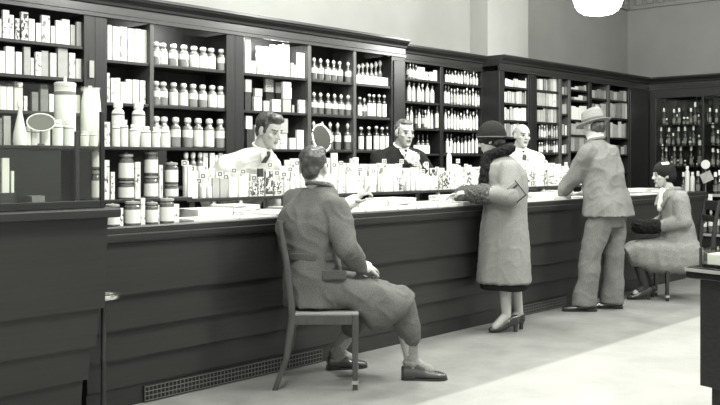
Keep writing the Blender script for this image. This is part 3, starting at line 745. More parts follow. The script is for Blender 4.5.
# ---------------------------------------------------------- the three clerks
def clerk(label, loc, ang, hc, f, pitch, roll, secs, arms, cloth, hairmat, hairkind, s=1.02, tie=True, coat_name='white_coat', vdepth=0.16, hands=None):
    P = Person(label, loc, ang)
    top = V(secs[-1][0])
    P.head(hc, f, pitch=pitch, roll=roll, s=s, neck=top - V((0, 0.01, 0.03)), neck_r=0.054)
    fT = (0, 1)
    P.torso(P.m, [(V(c), fT, max(0.045, w - 0.045), max(0.045, d - 0.04)) for c, w, d in secs])
    for (sh, el, wr) in arms: P.limb([V(sh), V(el), V(wr)], [0.055, 0.044, 0.03])
    for i, (sh, el, wr) in enumerate(arms):
        d_, n_, cu = hands[i] if hands else ((0, 0.2, -1), (0.5 if i == 0 else -0.5, 1, 0), 20)
        P.hand(wr, d_, n_, 1 if i == 0 else -1, cu)
    for q in (-1, 1):
        P.limb([V((q * 0.09, 0, 0.9)), V((q * 0.09, 0.01, 0.48)), V((q * 0.09, 0, 0.1))], [0.09, 0.06, 0.04])
    P.body()
    P.hair(hairmat, hairkind)
    m = MB()
    P.torso(m, [(V(c), fT, w, d) for c, w, d in secs])
    nk = V(secs[-1][0])
    for sh, el, wr in arms:
        sh, el, wr = V(sh), V(el), V(wr)
        m.cap(nk + V((math.copysign(0.04, sh.x), -0.01, -0.035)), sh + V((0, 0, 0.012)), 0.055, 0.072)
        m.cap(sh, el, 0.084, 0.068); m.cap(el, wr + (el - wr).normalized() * 0.03, 0.066, 0.052)
    c = P.part(coat_name, m, cloth, 0.011, smooth=4, fold=0.014, freq=9, stretch=(1.1, 1.1, 0.6), seed=loc[0] * 3)
    m = MB()
    for q in (-1, 1):
        m.cap((q * 0.09, 0, 0.85), (q * 0.09, 0, 0.10), 0.11, 0.10)
    P.part('trousers', m, 'wool_dark', 0.012)
    for q in (-1, 1): P.shoe((q * 0.09, -0.09), (q * 0.1, 1))
    # shirt front, collar and tie
    neck = V(secs[-1][0]); ch = V(secs[-3][0]) + V((0, secs[-3][2], 0))
    m = MB(); ring(m, neck + V((0, 0.005, 0.010)), fT, 0.060, 0.060, 0.011, tilt=-0.03); P.part('shirt_collar', m, 'shirt_white', 0.006, c)
    a = neck + V((0, 0.062, -0.02)); b_ = ch + V((0, 0.004, -0.02))
    if vdepth:
        m = MB(); m.loft([(a, V((0.055, 0, 0)), V((0, 0.012, 0))), ((a + b_) / 2 + V((0, 0.012, 0)), V((0.045, 0, 0)), V((0, 0.012, 0))), (b_, V((0.008, 0, 0)), V((0, 0.012, 0)))], 16); P.plain('shirt_front', m, 'shirt_white', c)
    if tie:
        m = MB(); m.loft([(a + V((0, 0.018, -0.005)), V((0.016, 0, 0)), V((0, 0.010, 0))), (a + V((0, 0.020, -0.035)), V((0.011, 0, 0)), V((0, 0.008, 0))), ((a + b_) / 2 + V((0, 0.028, 0)), V((0.022, 0, 0)), V((0, 0.006, 0))), (b_ + V((0, 0.012, 0)), V((0.024, 0, 0)), V((0, 0.005, 0)))], 14); P.plain('tie', m, 'tie_dark', c)
    return P
clerk('young dark-haired clerk in white coat leaning forward over the packages', (4.19, 5.12, 0), PI, (-0.01, 0.380, 1.53), (-0.16, 0.98), 20, 4,
      [((0, -0.02, 0.55), 0.21, 0.17), ((0, 0.0, 0.90), 0.19, 0.145), ((0, 0.08, 1.10), 0.20, 0.145), ((0.01, 0.16, 1.24), 0.225, 0.14), ((0.01, 0.215, 1.32), 0.20, 0.115), ((0.005, 0.27, 1.37), 0.12, 0.095), ((0, 0.31, 1.405), 0.068, 0.068)],
      [((0.20, 0.18, 1.28), (0.30, 0.10, 1.05), (0.26, 0.14, 0.86)), ((-0.19, 0.19, 1.28), (-0.29, 0.10, 1.05), (-0.26, 0.14, 0.86))], 'white_cloth', 'hair_mid', 'short', s=1.0)
P2 = clerk('dark-suited clerk with neat fair hair studying a small bottle in his hands', (5.99, 5.08, 0), math.radians(162.5), (0.0, 0.11, 1.56), (0.02, 1), 8, 0,
      [((0, 0.0, 0.60), 0.20, 0.16), ((0, 0.0, 0.90), 0.185, 0.145), ((0, 0.01, 1.12), 0.19, 0.14), ((0, 0.02, 1.27), 0.215, 0.135), ((0, 0.03, 1.35), 0.19, 0.11), ((0, 0.04, 1.40), 0.11, 0.09), ((0, 0.055, 1.44), 0.066, 0.066)],
      [((0.20, 0.03, 1.33), (0.27, 0.16, 1.14), (0.09, 0.27, 1.30)), ((-0.20, 0.03, 1.33), (-0.27, 0.15, 1.13), (-0.05, 0.28, 1.25))], 'wool_dark', 'hair_fair', 'sleek', s=0.99, coat_name='jacket',
      hands=[((-0.5, 0.25, 0.8), (0.6, 0.5, 0.3), 45), ((0.6, 0.3, 0.6), (-0.4, 0.8, 0.1), 45)])
hp = P2.t.matrix_basis @ V((0.025, 0.335, 1.325))
t = thing('held_bottle', 'small white bottle held up in the dark-suited clerk\'s hands', 'bottle', hp); t.rotation_euler = (0, math.radians(35), 0)
m = MB(); m.lathe([(0.022, -0.05), (0.024, -0.045), (0.024, 0.03), (0.012, 0.042), (0.011, 0.052)], 16); m.obj('body', 'white_paper', t)
m = MB(); m.lathe([(0.014, 0.052), (0.014, 0.07)], 14); m.obj('cap', 'cap_dark', t)
clerk('bald older clerk in white coat and dark tie facing the woman\'s back', (7.86, 5.06, 0), math.radians(150), (0.0, 0.10, 1.575), (-0.05, 1), 4, -3,
      [((0, 0.0, 0.55), 0.22, 0.18), ((0, 0.0, 0.90), 0.20, 0.165), ((0, 0.01, 1.12), 0.205, 0.155), ((0, 0.02, 1.27), 0.225, 0.145), ((0, 0.03, 1.35), 0.195, 0.115), ((0, 0.045, 1.41), 0.115, 0.09), ((0, 0.055, 1.45), 0.068, 0.068)],
      [((0.21, 0.03, 1.33), (0.28, 0.06, 1.08), (0.24, 0.10, 0.86)), ((-0.21, 0.03, 1.33), (-0.28, 0.06, 1.08), (-0.24, 0.10, 0.86))], 'white_cloth', 'hair_grey', 'bald', s=1.0)
# ================================================================== THE ROOM
YW, XW = 6.25, 12.75
ZC = 4.5
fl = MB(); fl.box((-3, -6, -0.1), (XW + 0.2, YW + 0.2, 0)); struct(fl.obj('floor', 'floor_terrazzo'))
wb = MB(); wb.box((-3, YW, 0), (9.5, YW + 0.15, ZC)); struct(wb.obj('wall_back', 'wall_left_tone'))
wb = MB(); wb.box((9.5, YW, 0), (XW + 0.15, YW + 0.15, ZC)); struct(wb.obj('wall_back_far', 'wall_right_tone'))
pl = MB(); pl.box((8.695, 6.0, 0), (9.566, YW - 0.001, ZC)); struct(pl.obj('wall_pilaster', 'wall_pilaster'))
we = MB(); we.box((XW, -6, 0), (XW + 0.15, YW, ZC)); struct(we.obj('wall_end', 'wall_right_tone'))
ce = MB(); ce.box((-3, -6, ZC), (XW + 0.15, YW + 0.15, ZC + 0.1)); struct(ce.obj('ceiling', 'ceiling_paint'))
# moulded plaster frieze under the ceiling: band, dentils, upper band
fz = MB()
fz.box((XW - 0.04, 2.0, 3.60), (XW - 0.001, YW - 0.05, 3.66))
for k in range(22):
    y = 6.1 - k * 0.17
    fz.prism([(y, 3.66), (y - 0.09, 3.66), (y - 0.10, 3.86), (y - 0.045, 3.92), (y + 0.01, 3.86)], 'x', XW - 0.05, XW - 0.001)
fz.box((XW - 0.09, 2.0, 3.92), (XW - 0.001, YW - 0.05, 4.05))
struct(fz.obj('trim_1', 'plaster', bevel=0.008))
fz = MB(); fz.box((9.6, YW - 0.05, 3.60), (XW - 0.05, YW - 0.001, 3.66))
for k in range(18):
    x = 9.7 + k * 0.17
    fz.prism([(x, 3.66), (x + 0.09, 3.66), (x + 0.10, 3.86), (x + 0.045, 3.92), (x - 0.01, 3.86)], 'y', YW - 0.05, YW - 0.001)
fz.box((9.6, YW - 0.09, 3.92), (XW - 0.05, YW - 0.001, 4.05))
struct(fz.obj('trim_2', 'plaster', bevel=0.008))

# ------------------------------------------------------------------ ceiling lamps
def globe_lamp(loc, label, power, drop):
    t = thing('globe_lamp', label, 'lamp', loc, 0, 'hanging globe lamps')
    m = MB(); R = 0.265
    m.lathe([(0.06, 0.36), (0.09, 0.33), (0.12, 0.30)][::-1] and [(0.02, -0.262), (0.09, -0.258), (0.15, -0.245), (0.195, -0.215), (0.225, -0.17), (0.25, -0.09), (0.265, 0.0), (0.262, 0.06), (0.24, 0.14), (0.19, 0.21), (0.12, 0.25), (0.08, 0.262)], 32)
    m.obj('glass_globe', 'globe', t)
    m = MB(); m.lathe([(0.085, 0.255), (0.09, 0.29), (0.05, 0.34), (0.012, 0.36)], 24); m.obj('collar', 'metal_dull', t)
    m = MB(); m.tube([(0, 0, 0.34), (0, 0, drop)], 0.012); m.obj('stem', 'metal_dull', t)
    m = MB(); m.lathe([(0.07, drop - 0.04), (0.08, drop - 0.01), (0.08, drop)], 20); m.obj('ceiling_rose', 'metal_dull', t)
    if power:
        l = bpy.data.lights.new('globe_light', 'POINT'); l.energy = power; l.shadow_soft_size = 0.27; l.color = (1, 1, 0.97)
        lo = bpy.data.objects.new('globe_light', l); C.objects.link(lo); lo.location = (loc[0], loc[1], loc[2] - 0.45)
    return t
gz = 3.04
globe_lamp((8.23, 4.35, gz), 'large white glowing glass globe lamp hanging at the top right of the room', 70, ZC - gz)

# ------------------------------------------------------------------ wall shelving
def X_at(x, Y): return onY(x, 160, Y).x
YF = 5.70
def cornice_poly(Yf):
    return [(Yf + 0.02, 2.34), (Yf - 0.012, 2.34), (Yf - 0.012, 2.365), (Yf - 0.004, 2.372), (Yf - 0.004, 2.425), (Yf - 0.02, 2.432), (Yf - 0.024, 2.45),
            (Yf - 0.035, 2.462), (Yf - 0.055, 2.478), (Yf - 0.06, 2.49), (Yf - 0.07, 2.495), (Yf - 0.07, 2.515), (Yf + 0.25, 2.515), (Yf + 0.25, 2.40), (Yf + 0.02, 2.40)]

def shelf_unit(label, X0, X1, Yf, solids, bays, D=0.29):
    """solids: X ranges of uprights/pilasters; bays: (xa, xb, [shelf z])"""
    t = thing('shelf_unit', label, 'shelves', ((X0 + X1) / 2, Yf + D / 2, 0), 0, 'dark wood wall shelving')
    ox, oy = t.location.x, t.location.y
    def W(m, n, mt, bevel=0):
        m.v = [(p[0] - ox, p[1] - oy, p[2]) for p in m.v]
        return m.obj(n, mt, t, bevel=bevel)
    m = MB(); m.prism(cornice_poly(Yf), 'x', X0, X1); W(m, 'cornice', 'cornice_wood')
    m = MB(); m.box((X0, Yf + D - 0.015, 0.0), (X1, Yf + D, 2.515)); W(m, 'back_panel', 'shelf_back')
    for xa, xb in solids:
        m = MB(); m.box((xa, Yf, 0.90), (xb, Yf + D - 0.016, 2.34))
        if xb - xa > 0.12:   # broad pilaster with a raised face
            m.box((xa + 0.025, Yf - 0.012, 0.95), (xb - 0.025, Yf, 2.30))
        W(m, 'upright', 'dark_wood_upright' if xb - xa > 0.06 or Yf > 5.8 else 'upright_light', 0.004)
    for xa, xb, zs in bays:
        for z in zs:
            m = MB(); m.box((xa + 0.001, Yf + 0.01, z - 0.024), (xb - 0.001, Yf + D - 0.016, z)); W(m, 'shelf', 'dark_wood', 0.003)
    m = MB(); m.box((X0, Yf - 0.12, 0.06), (X1, Yf + D - 0.016, 0.86)); m.box((X0, Yf - 0.08, 0), (X1, Yf + D - 0.02, 0.06))
    W(m, 'base_cabinet', 'dark_wood', 0.004)
    m = MB(); m.box((X0, Yf - 0.14, 0.86), (X1, Yf + D - 0.016, 0.90)); W(m, 'worktop', 'dark_wood', 0.004)
    n = max(2, int((X1 - X0) / 0.5))
    for k in range(n):
        a = X0 + (X1 - X0) * k / n; b_ = X0 + (X1 - X0) * (k + 1) / n
        m = MB(); m.box((a + 0.02, Yf - 0.138, 0.10), (b_ - 0.02, Yf - 0.12, 0.82)); d = W(m, 'door', 'dark_wood', 0.004)
        kb = MB(); kb.ell((b_ - 0.06 - ox, Yf - 0.15 - oy, 0.6), (0.014, 0.014, 0.014), n=10); kb.obj('knob', 'metal_dull', d)
    return t
xf = lambda x: X_at(x, YF)
ZA = [2.12, 1.89, 1.65, 1.40, 1.13]
ZM = [2.045, 1.738, 1.42, 1.12]
shelf_unit('dark wood shelving behind the glass showcase, leftmost wall unit', xf(-70), xf(95), YF, [(xf(-70), xf(-62)), (xf(84), xf(95))],
           [(xf(-62), xf(84), ZA)])
shelf_unit('dark wood shelving with narrow carton bay and stoppered jar bay, left of the white-coated clerk', xf(95), xf(235), YF,
           [(xf(95), xf(107)), (xf(150), xf(154)), (xf(226.5), xf(235))],
           [(xf(107), xf(150), ZM), (xf(154), xf(226.5), ZM)])
shelf_unit('three-bay dark wood shelving behind the leaning clerk, with a brightly lit carton compartment', xf(235), 6.84, YF,
           [(xf(235), xf(244)), (xf(308), xf(311.5)), (xf(353.5), xf(356.5)), (xf(391.5), 6.84)],
           [(xf(244), xf(308), ZM), (xf(311.5), xf(353.5), ZM), (xf(356.5), xf(391.5), ZM)])
YR = 5.93
xr = lambda x: X_at(x, YR)
ZR = [2.18, 1.942, 1.667, 1.40, 1.14]
shelf_unit('recessed dark wood shelving of small bottles behind the dark-suited clerk', 6.842, 8.486, YR,
           [(6.842, xr(405.5)), (xr(440.5), xr(443.5)), (xr(482), 8.486)],
           [(xr(405.5), xr(440.5), ZR), (xr(443.5), xr(482), ZR)], D=0.27)
ZI = [2.176, 1.988, 1.793, 1.60, 1.42, 1.2]
ZN = [2.15, 1.91, 1.645, 1.42, 1.18]
shelf_unit('dark wood shelving behind the bald clerk, just past the recess', 8.488, xf(560.5), YF,
           [(8.488, xf(504.5)), (xf(528.5), xf(537)), (xf(559.5), xf(560.5))],
           [(xf(504.5), xf(528.5), ZI), (xf(537), xf(559.5), ZI)])
shelf_unit('dark wood corner shelving behind the man in the hat', xf(560.5), 12.28, YF,
           [(xf(560.5), xf(562)), (xf(569), xf(571)), (xf(589), xf(592)), (xf(608), xf(610)), (xf(629), 12.28)],
           [(xf(562), xf(569), ZN), (xf(571), xf(589), [2.23, 2.10, 1.85, 1.66, 1.45, 1.2]), (xf(592), xf(608), ZN), (xf(610), xf(629), ZN)])

o = onY(92.5, 69, YF - 0.02)
m = MB(); m.box((o.x - 0.018, YF - 0.012, o.z - 0.06), (o.x + 0.018, YF - 0.0125 + 0.012, o.z + 0.06)); tag(m.obj('card_holder', 'cap_grey'), 'small upright grey card holder on the pilaster between the two leftmost bays', 'plate')
# lamps tucked under the headers of the two lit compartments
def strip_lamp(xa, xb, label, e):
    t = thing('strip_lamp', label, 'lamp', ((xa + xb) / 2, YF + 0.06, 2.368), 0, 'shelf strip lamps')
    m = MB(); m.tube([(-(xb - xa) / 2, 0, 0), ((xb - xa) / 2, 0, 0)], 0.012); m.obj('tube', 'strip', t)
    m = MB(); m.box((-(xb - xa) / 2, -0.02, 0.012), ((xb - xa) / 2, 0.02, 0.024)); m.obj('fitting', 'metal_dull', t)
    l = bpy.data.lights.new('strip_light', 'AREA'); l.shape = 'RECTANGLE'; l.size = xb - xa; l.size_y = 0.03; l.energy = e
    lo = bpy.data.objects.new('strip_light', l); C.objects.link(lo); lo.location = ((xa + xb) / 2, YF + 0.07, 2.345)
    lo.rotation_euler = (math.radians(35), 0, 0)
strip_lamp(xf(247), xf(296), 'strip lamp under the header of the bright carton compartment', 5)
strip_lamp(xf(157), xf(190), 'short strip lamp under the header above the stoppered jars', 3.0)

# ------------------------------------------------------------------ end cabinet on the far wall
XE = 12.28
ye = lambda x: onX(x, 160, XE).y
ZE = [1.84, 1.545, 1.25]
t = thing('display_cabinet', 'tall dark glazed cabinet of slim bottles on the far right wall', 'cabinet', (XE, 4.3, 0))
def WE(m, n, mt, bevel=0):
    m.v = [(p[0] - XE, p[1] - 4.3, p[2]) for p in m.v]
    return m.obj(n, mt, t, bevel=bevel)
m = MB(); m.prism([(p[0] - 5.70, p[1]) for p in cornice_poly(5.70)], 'x', 0, 1)
m.v = [(XE + p[1], 3.0 + (5.69 - 3.0) * p[0], p[2]) for p in m.v]; WE(m, 'cornice', 'cornice_wood')
m = MB(); m.box((XE + 0.30, 3.0, 0), (XE + 0.32, 5.69, 2.51)); WE(m, 'back_panel', 'black_gloss')
m = MB(); m.box((XE, 3.0, 2.22), (XE + 0.03, 5.69, 2.34)); WE(m, 'header', 'dark_wood', 0.004)
for ya, yb in ((ye(656), 5.69), (ye(703.5), ye(701.5)), (3.9, 3.94), (3.0, 3.05)):
    m = MB(); m.box((XE, ya, 0.9), (XE + 0.29, yb, 2.22)); WE(m, 'upright', 'dark_wood_upright', 0.004)
for z in ZE:
    m = MB(); m.box((XE + 0.04, 3.05, z - 0.012), (XE + 0.29, 5.6, z)); WE(m, 'shelf', 'black_gloss')
m = MB(); m.box((XE - 0.35, 3.0, 0.0), (XE + 0.29, ye(668), 0.12)); WE(m, 'plinth', 'dark_wood', 0.004)
m = MB(); m.box((XE - 0.38, 3.0, 0.86), (XE + 0.29, ye(676), 0.885)); WE(m, 'counter_shelf', 'dark_wood', 0.003)
m = MB(); m.box((XE - 0.40, 3.0, 0.855), (XE - 0.382, ye(676), 0.89)); WE(m, 'shelf_edge', 'light_edge', 0.003)
m = MB(); m.box((XE - 0.38, 3.0, 0.33), (XE + 0.29, ye(676), 0.36)); WE(m, 'lower_shelf', 'dark_wood', 0.003)
m = MB(); m.box((XE - 0.40, 3.0, 0.33), (XE - 0.382, ye(676), 0.365)); WE(m, 'shelf_edge', 'light_edge', 0.003)
m = MB(); m.box((XE - 0.34, 3.0, 0.12), (XE - 0.32, ye(676), 0.33)); WE(m, 'front_panel', 'dark_wood')
for ya, yb in ((ye(656), ye(701.5) + 0.0), (ye(703.5), 3.94)):
    m = MB(); m.box((XE + 0.004, min(ya, yb) + 0.002, 0.9), (XE + 0.009, max(ya, yb) - 0.002, 2.22)); WE(m, 'glass_pane', 'pane_glass')

# ------------------------------------------------------------------ long counter
XC0, XC1 = 2.43, 10.35
t = thing('shop_counter', 'long dark wood shop counter with stepped board front across the room', 'counter', (6.4, 4.5, 0))
def WC(m, n, mt, bevel=0):
    m.v = [(p[0] - 6.4, p[1] - 4.5, p[2]) for p in m.v]
    return m.obj(n, mt, t, bevel=bevel)
m = MB(); m.prism([(4.10, 0.88), (4.085, 0.885), (4.08, 0.90), (4.08, 0.925), (4.088, 0.927), (4.088, 0.931), (4.08, 0.933), (4.08, 0.962), (4.086, 0.97), (4.90, 0.97), (4.90, 0.93), (4.12, 0.93)], 'x', XC0, XC1)
WC(m, 'countertop', 'counter_edge', 0.002)
m = MB(); m.box((XC0, 4.0785, 0.9265), (XC1, 4.0825, 0.9315)); WC(m, 'edge_bead', 'edge_bead')
st = [(0.88, 0.60, 4.105), (0.60, 0.415, 4.127), (0.415, 0.254, 4.147), (0.254, 0.10, 4.165)]
prof = []
for z1, z0, y in st:
    prof += [(y + 0.006, z1), (y, z0 + 0.012), (y + 0.004, z0 + 0.002)]
prof += [(4.175, 0.10), (4.175, 0.0), (4.86, 0.0), (4.86, 0.93), (4.111, 0.93)]
m = MB(); m.prism(prof, 'x', XC0 + 0.02, XC1 - 0.03); WC(m, 'front_panel', 'counter_wood')
m = MB(); m.box((1.2, 4.27, 0.93), (XC0, 4.90, 0.97)); m.box((1.2, 4.30, 0), (XC0, 4.86, 0.93)); WC(m, 'side_counter', 'counter_wood')
def grille(xa, xb):
    m = MB(); z0, z1 = 0.012, 0.084; n = int((xb - xa) / 0.026)
    m.box((xa, 4.157, z0 - 0.003), (xb, 4.164, z0)); m.box((xa, 4.157, z1), (xb, 4.164, z1 + 0.003))
    for k in range(1, 3):
        z = z0 + (z1 - z0) * k / 3; m.box((xa, 4.158, z - 0.002), (xb, 4.163, z + 0.002))
    for k in range(n + 1):
        x = xa + (xb - xa) * k / n; m.box((x - 0.002, 4.159, z0), (x + 0.002, 4.1625, z1))
    gr = WC(m, 'ventilation_grille', 'grille_metal'); gr['label'] = 'square-mesh metal ventilation grille'
    m = MB(); m.box((xa, 4.1655, z0 - 0.006), (xb, 4.1745, z1 + 0.006))
    m.v = [(p[0] - 6.4, p[1] - 4.5, p[2]) for p in m.v]; m.obj('backing', 'black', gr)
xg = lambda x: X_at(x, 4.16)
grille(xg(145), xg(322)); grille(xg(515), xg(566))

# raised display shelf on the back half of the counter
ZS = 1.075
t = thing('display_riser', 'long narrow raised shelf of packages on short white posts along the counter', 'shelf', (5.8, 4.76, 0.97))
xs = lambda x: X_at(x, 4.62)
XS0, XS1 = xs(187), xs(592)
m = MB(); m.box((XS0 - 5.8, -0.14, 0.083), (XS1 - 5.8, 0.13, 0.105)); m.obj('shelf_board', 'dark_wood', t, bevel=0.003)
for x in (215, 242, 290, 331, 373, 440, 500, 545, 585):
    X = xs(x) - 5.8
    m = MB(); m.box((X - 0.012, -0.13, 0), (X + 0.012, -0.106, 0.083)); m.obj('post', 'white_paper', t)
    m = MB(); m.box((X - 0.012, 0.09, 0), (X + 0.012, 0.114, 0.083)); m.obj('post', 'white_paper', t)

# ------------------------------------------------------------------ glass showcase, lower left
t = thing('glass_showcase', 'dark wood showcase with stepped front and framed glass top at lower left', 'showcase', (1.4, 4.0, 0))
def WS(m, n, mt, bevel=0):
    m.v = [(p[0] - 1.4, p[1] - 4.0, p[2]) for p in m.v]
    return m.obj(n, mt, t, bevel=bevel)
XSR = 2.375
m = MB(); m.box((0.4, 3.80, 1.038), (XSR + 0.045, 4.22, 1.083)); WS(m, 'ledge', 'counter_edge', 0.008)
for i, (z1, z0, dy, dx) in enumerate([(1.038, 0.60, 0.0, 0.0), (0.60, 0.415, 0.028, 0.030), (0.415, 0.254, 0.056, 0.058), (0.254, 0.0, 0.084, 0.086)]):
    m = MB(); x0_, x1_ = 0.45, XSR - dx; y0_ = 3.85 + dy; k_ = 0.010
    m._add([(x0_, y0_ + k_, z0), (x1_ - k_, y0_ + k_, z0), (x1_ - k_, 4.20, z0), (x0_, 4.20, z0), (x0_, y0_, z1), (x1_, y0_, z1), (x1_, 4.20, z1), (x0_, 4.20, z1)],
           [(0, 3, 2, 1), (4, 5, 6, 7), (0, 1, 5, 4), (1, 2, 6, 5), (2, 3, 7, 6), (3, 0, 4, 7)])
    WS(m, 'front_panel', 'counter_wood')
GZ = 1.66
for x, y in ((XSR - 0.005, 3.895), (XSR - 0.005, 4.13), (0.6, 3.895), (0.6, 4.13)):
    m = MB(); m.box((x - 0.011, y - 0.009, 1.083), (x + 0.011, y + 0.009, GZ - (0.11 if y < 4 else 0.2))); WS(m, 'post', 'dark_wood_upright', 0.003)
m = MB(); m.box((0.6, 3.893, 1.12), (XSR - 0.016, 3.899, GZ)); WS(m, 'glass_pane', 'pane_glass')
m = MB(); m.box((XSR - 0.008, 3.905, 1.12), (XSR - 0.003, 4.12, GZ)); WS(m, 'glass_pane', 'pane_glass')
m = MB(); m.box((0.6, 3.893, GZ), (XSR - 0.003, 4.13, GZ + 0.006)); WS(m, 'glass_top', 'pane_glass')
m = MB(); m.box((0.6, 3.887, 1.083), (XSR - 0.016, 3.905, 1.12)); m.box((XSR - 0.014, 3.905, 1.083), (XSR + 0.002, 4.12, 1.105)); WS(m, 'bottom_rail', 'dark_wood', 0.003)
m = MB(); m.box((0.6, 4.132, 1.083), (XSR - 0.09, 4.142, 1.36)); WS(m, 'back_door', 'dark_wood')
m = MB(); m.box((0.6, 3.95, 1.36), (XSR - 0.10, 4.13, 1.366)); WS(m, 'inner_shelf', 'pane_glass')

# rack of jars on the counter behind the showcase
t = thing('display_rack', 'two-tier wooden rack of jars and bottles on the counter beside the showcase', 'rack', (2.75, 4.6, 0.97))
xk = lambda x: X_at(x, 4.5) - 2.75
m = MB(); m.box((xk(-10), -0.165, 0.405), (xk(172), 0.12, 0.422)); m.obj('upper_shelf', 'dark_wood', t, bevel=0.002)
m = MB(); m.box((xk(92), -0.165, 0.106), (xk(186), 0.12, 0.124)); m.obj('lower_shelf', 'dark_wood', t, bevel=0.002)
m = MB(); m.box((xk(-10), 0.122, 0.0), (xk(188), 0.134, 0.422)); m.obj('back_panel', 'shelf_back', t)
for x in (-9, 93, 170.5):
    m = MB(); m.box((xk(x) - 0.008, 0.09, 0.0 if x > 20 else 0.0), (xk(x) + 0.008, 0.118, 0.405)); m.obj('post', 'dark_wood', t)

# ------------------------------------------------------------------ ashtray stand
p = onY(102, 297, 4.0)
p = V((p.x + 0.008, 4.0, 0))
t = thing('ashtray_stand', 'slim metal pedestal stand with small round tray top in front of the counter', 'stand', (p.x, p.y, 0))
m = MB(); m.lathe([(0.03, 0.618), (0.080, 0.622), (0.085, 0.634), (0.083, 0.644), (0.070, 0.642), (0.062, 0.634), (0.02, 0.632)], 28); m.obj('tray', 'metal_bright', t)
m = MB(); m.lathe([(0.018, 0.03), (0.014, 0.06), (0.013, 0.30), (0.016, 0.31), (0.013, 0.32), (0.0125, 0.60), (0.02, 0.618)], 16); m.obj('pole', 'metal_pole', t)
m = MB(); m.lathe([(0.11, 0.0), (0.112, 0.012), (0.06, 0.025), (0.02, 0.035)], 28); m.obj('base', 'metal_pole', t)

# ------------------------------------------------------------------ display table, lower right
t = thing('display_table', 'dark pedestal display table with glass case top at lower right edge', 'table', (3.83, 1.61, 0), math.radians(-12))
m = MB(); m.box((0.0, -1.5, 0.80), (1.3, 0.0, 0.852)); m.obj('table_top', 'black_gloss', t, bevel=0.006)
m = MB(); m.box((-0.006, -1.5, 0.832), (-0.001, 0.0, 0.846)); m.obj('edge_strip', 'light_edge', t)
m = MB(); m.box((0.03, -1.46, 0.34), (1.26, -0.05, 0.80)); m.obj('cabinet', 'dark_wood', t, bevel=0.004)
m = MB(); m.box((0.07, -1.42, 0.0), (1.22, -0.08, 0.34)); m.obj('plinth', 'dark_wood', t, bevel=0.004)
m = MB(); m.box((0.06, -1.46, 0.852), (1.26, -0.05, 0.862)); m.obj('case_floor', 'black_gloss', t)
for a_, b_ in (((0.05, -1.47, 0.852), (0.056, -0.04, 0.925)), ((0.05, -0.046, 0.852), (1.27, -0.04, 0.925)), ((0.05, -1.47, 0.925), (1.27, -0.04, 0.931))):
    m = MB(); m.box(a_, b_); m.obj('glass_pane', 'pane_glass', t)
m = MB(); m.box((0.046, -0.05, 0.852), (0.058, -0.036, 0.933)); m.obj('corner_post', 'metal_dull', t)
o = tag(MB().box((-0.59, -0.695, 0), (0.59, 0.695, 0.045)).obj('paper_liner', 'white_paper'), 'white paper-covered block inside the glass case of the lower right table', 'paper')
o.location = t.matrix_basis @ V((0.665, -0.752, 0.8625)); o.rotation_euler = t.rotation_euler

# ------------------------------------------------------------------ chairs
def side_chair(name, label, loc, rotz, mt, seatmat, H=0.97, w=0.36, d=0.42, slat=True):
    """local +y is the way the sitter faces"""
    t = thing(name, label, 'chair', loc, rotz)
    for s in (-1, 1):
        x = s * w / 2
        m = MB(); m.loft([((x, -d / 2 - 0.10, 0.0), (0.015, 0, 0), (0, 0.016, 0)), ((x, -d / 2 - 0.035, 0.18), (0.016, 0, 0), (0, 0.018, 0)), ((x, -d / 2, 0.42), (0.017, 0, 0), (0, 0.021, 0)),
                          ((x, -d / 2 - 0.005, 0.50), (0.017, 0, 0), (0, 0.021, 0)), ((x, -d / 2 - 0.035, 0.75), (0.015, 0, 0), (0, 0.018, 0)), ((x, -d / 2 - 0.075, H), (0.013, 0, 0), (0, 0.015, 0))], 12, expo=6)
        m.obj('back_leg', mt, t)
        m = MB(); m.loft([((x, d / 2, 0.0), (0.014, 0, 0), (0, 0.014, 0)), ((x, d / 2, 0.43), (0.02, 0, 0), (0, 0.02, 0))], 12, expo=6)
        lg = m.obj('front_leg', mt, t)
        m = MB(); m.box((x - 0.019, d / 2 - 0.019, 0.035), (x + 0.019, d / 2 + 0.019, 0.055)); m.obj('foot_ring', 'light_edge', lg)
    for a, b_ in (((-w / 2, -d / 2 - 0.012, 0.375), (w / 2, -d / 2 + 0.012, 0.425)), ((-w / 2, d / 2 - 0.012, 0.375), (w / 2, d / 2 + 0.012, 0.425)),
                  ((-w / 2 - 0.012, -d / 2, 0.375), (-w / 2 + 0.012, d / 2, 0.425)), ((w / 2 - 0.012, -d / 2, 0.375), (w / 2 + 0.012, d / 2, 0.425))):
        MB().box(a, b_).obj('seat_rail', mt, t, bevel=0.003)
    m = MB(); m.box((-w / 2 - 0.015, -d / 2 - 0.01, 0.425), (w / 2 + 0.015, d / 2 + 0.02, 0.445)); m.obj('seat', seatmat, t, bevel=0.008)
    m = MB(); m.box((-w / 2, -d / 2 - 0.083, H - 0.10), (w / 2, -d / 2 - 0.057, H - 0.01)); m.obj('top_rail', mt, t, bevel=0.006)
    m = MB(); m.box((-w / 2, -d / 2 - 0.050, 0.74), (w / 2, -d / 2 - 0.030, 0.80)); m.obj('back_slat', mt, t, bevel=0.005)
    return t
side_chair('wooden_chair', 'plain wooden chair with pale seat pad under the man in the grey overcoat', (3.78, 3.768, 0), math.radians(-137.3), 'chair_wood', 'seat_cloth', d=0.36)
side_chair('wooden_chair', 'dark wooden chair under the seated woman near the far right cabinet', (8.445, 3.572, 0), math.radians(42.7), 'chair_wood_dark', 'chair_wood_dark', H=0.95, w=0.33)
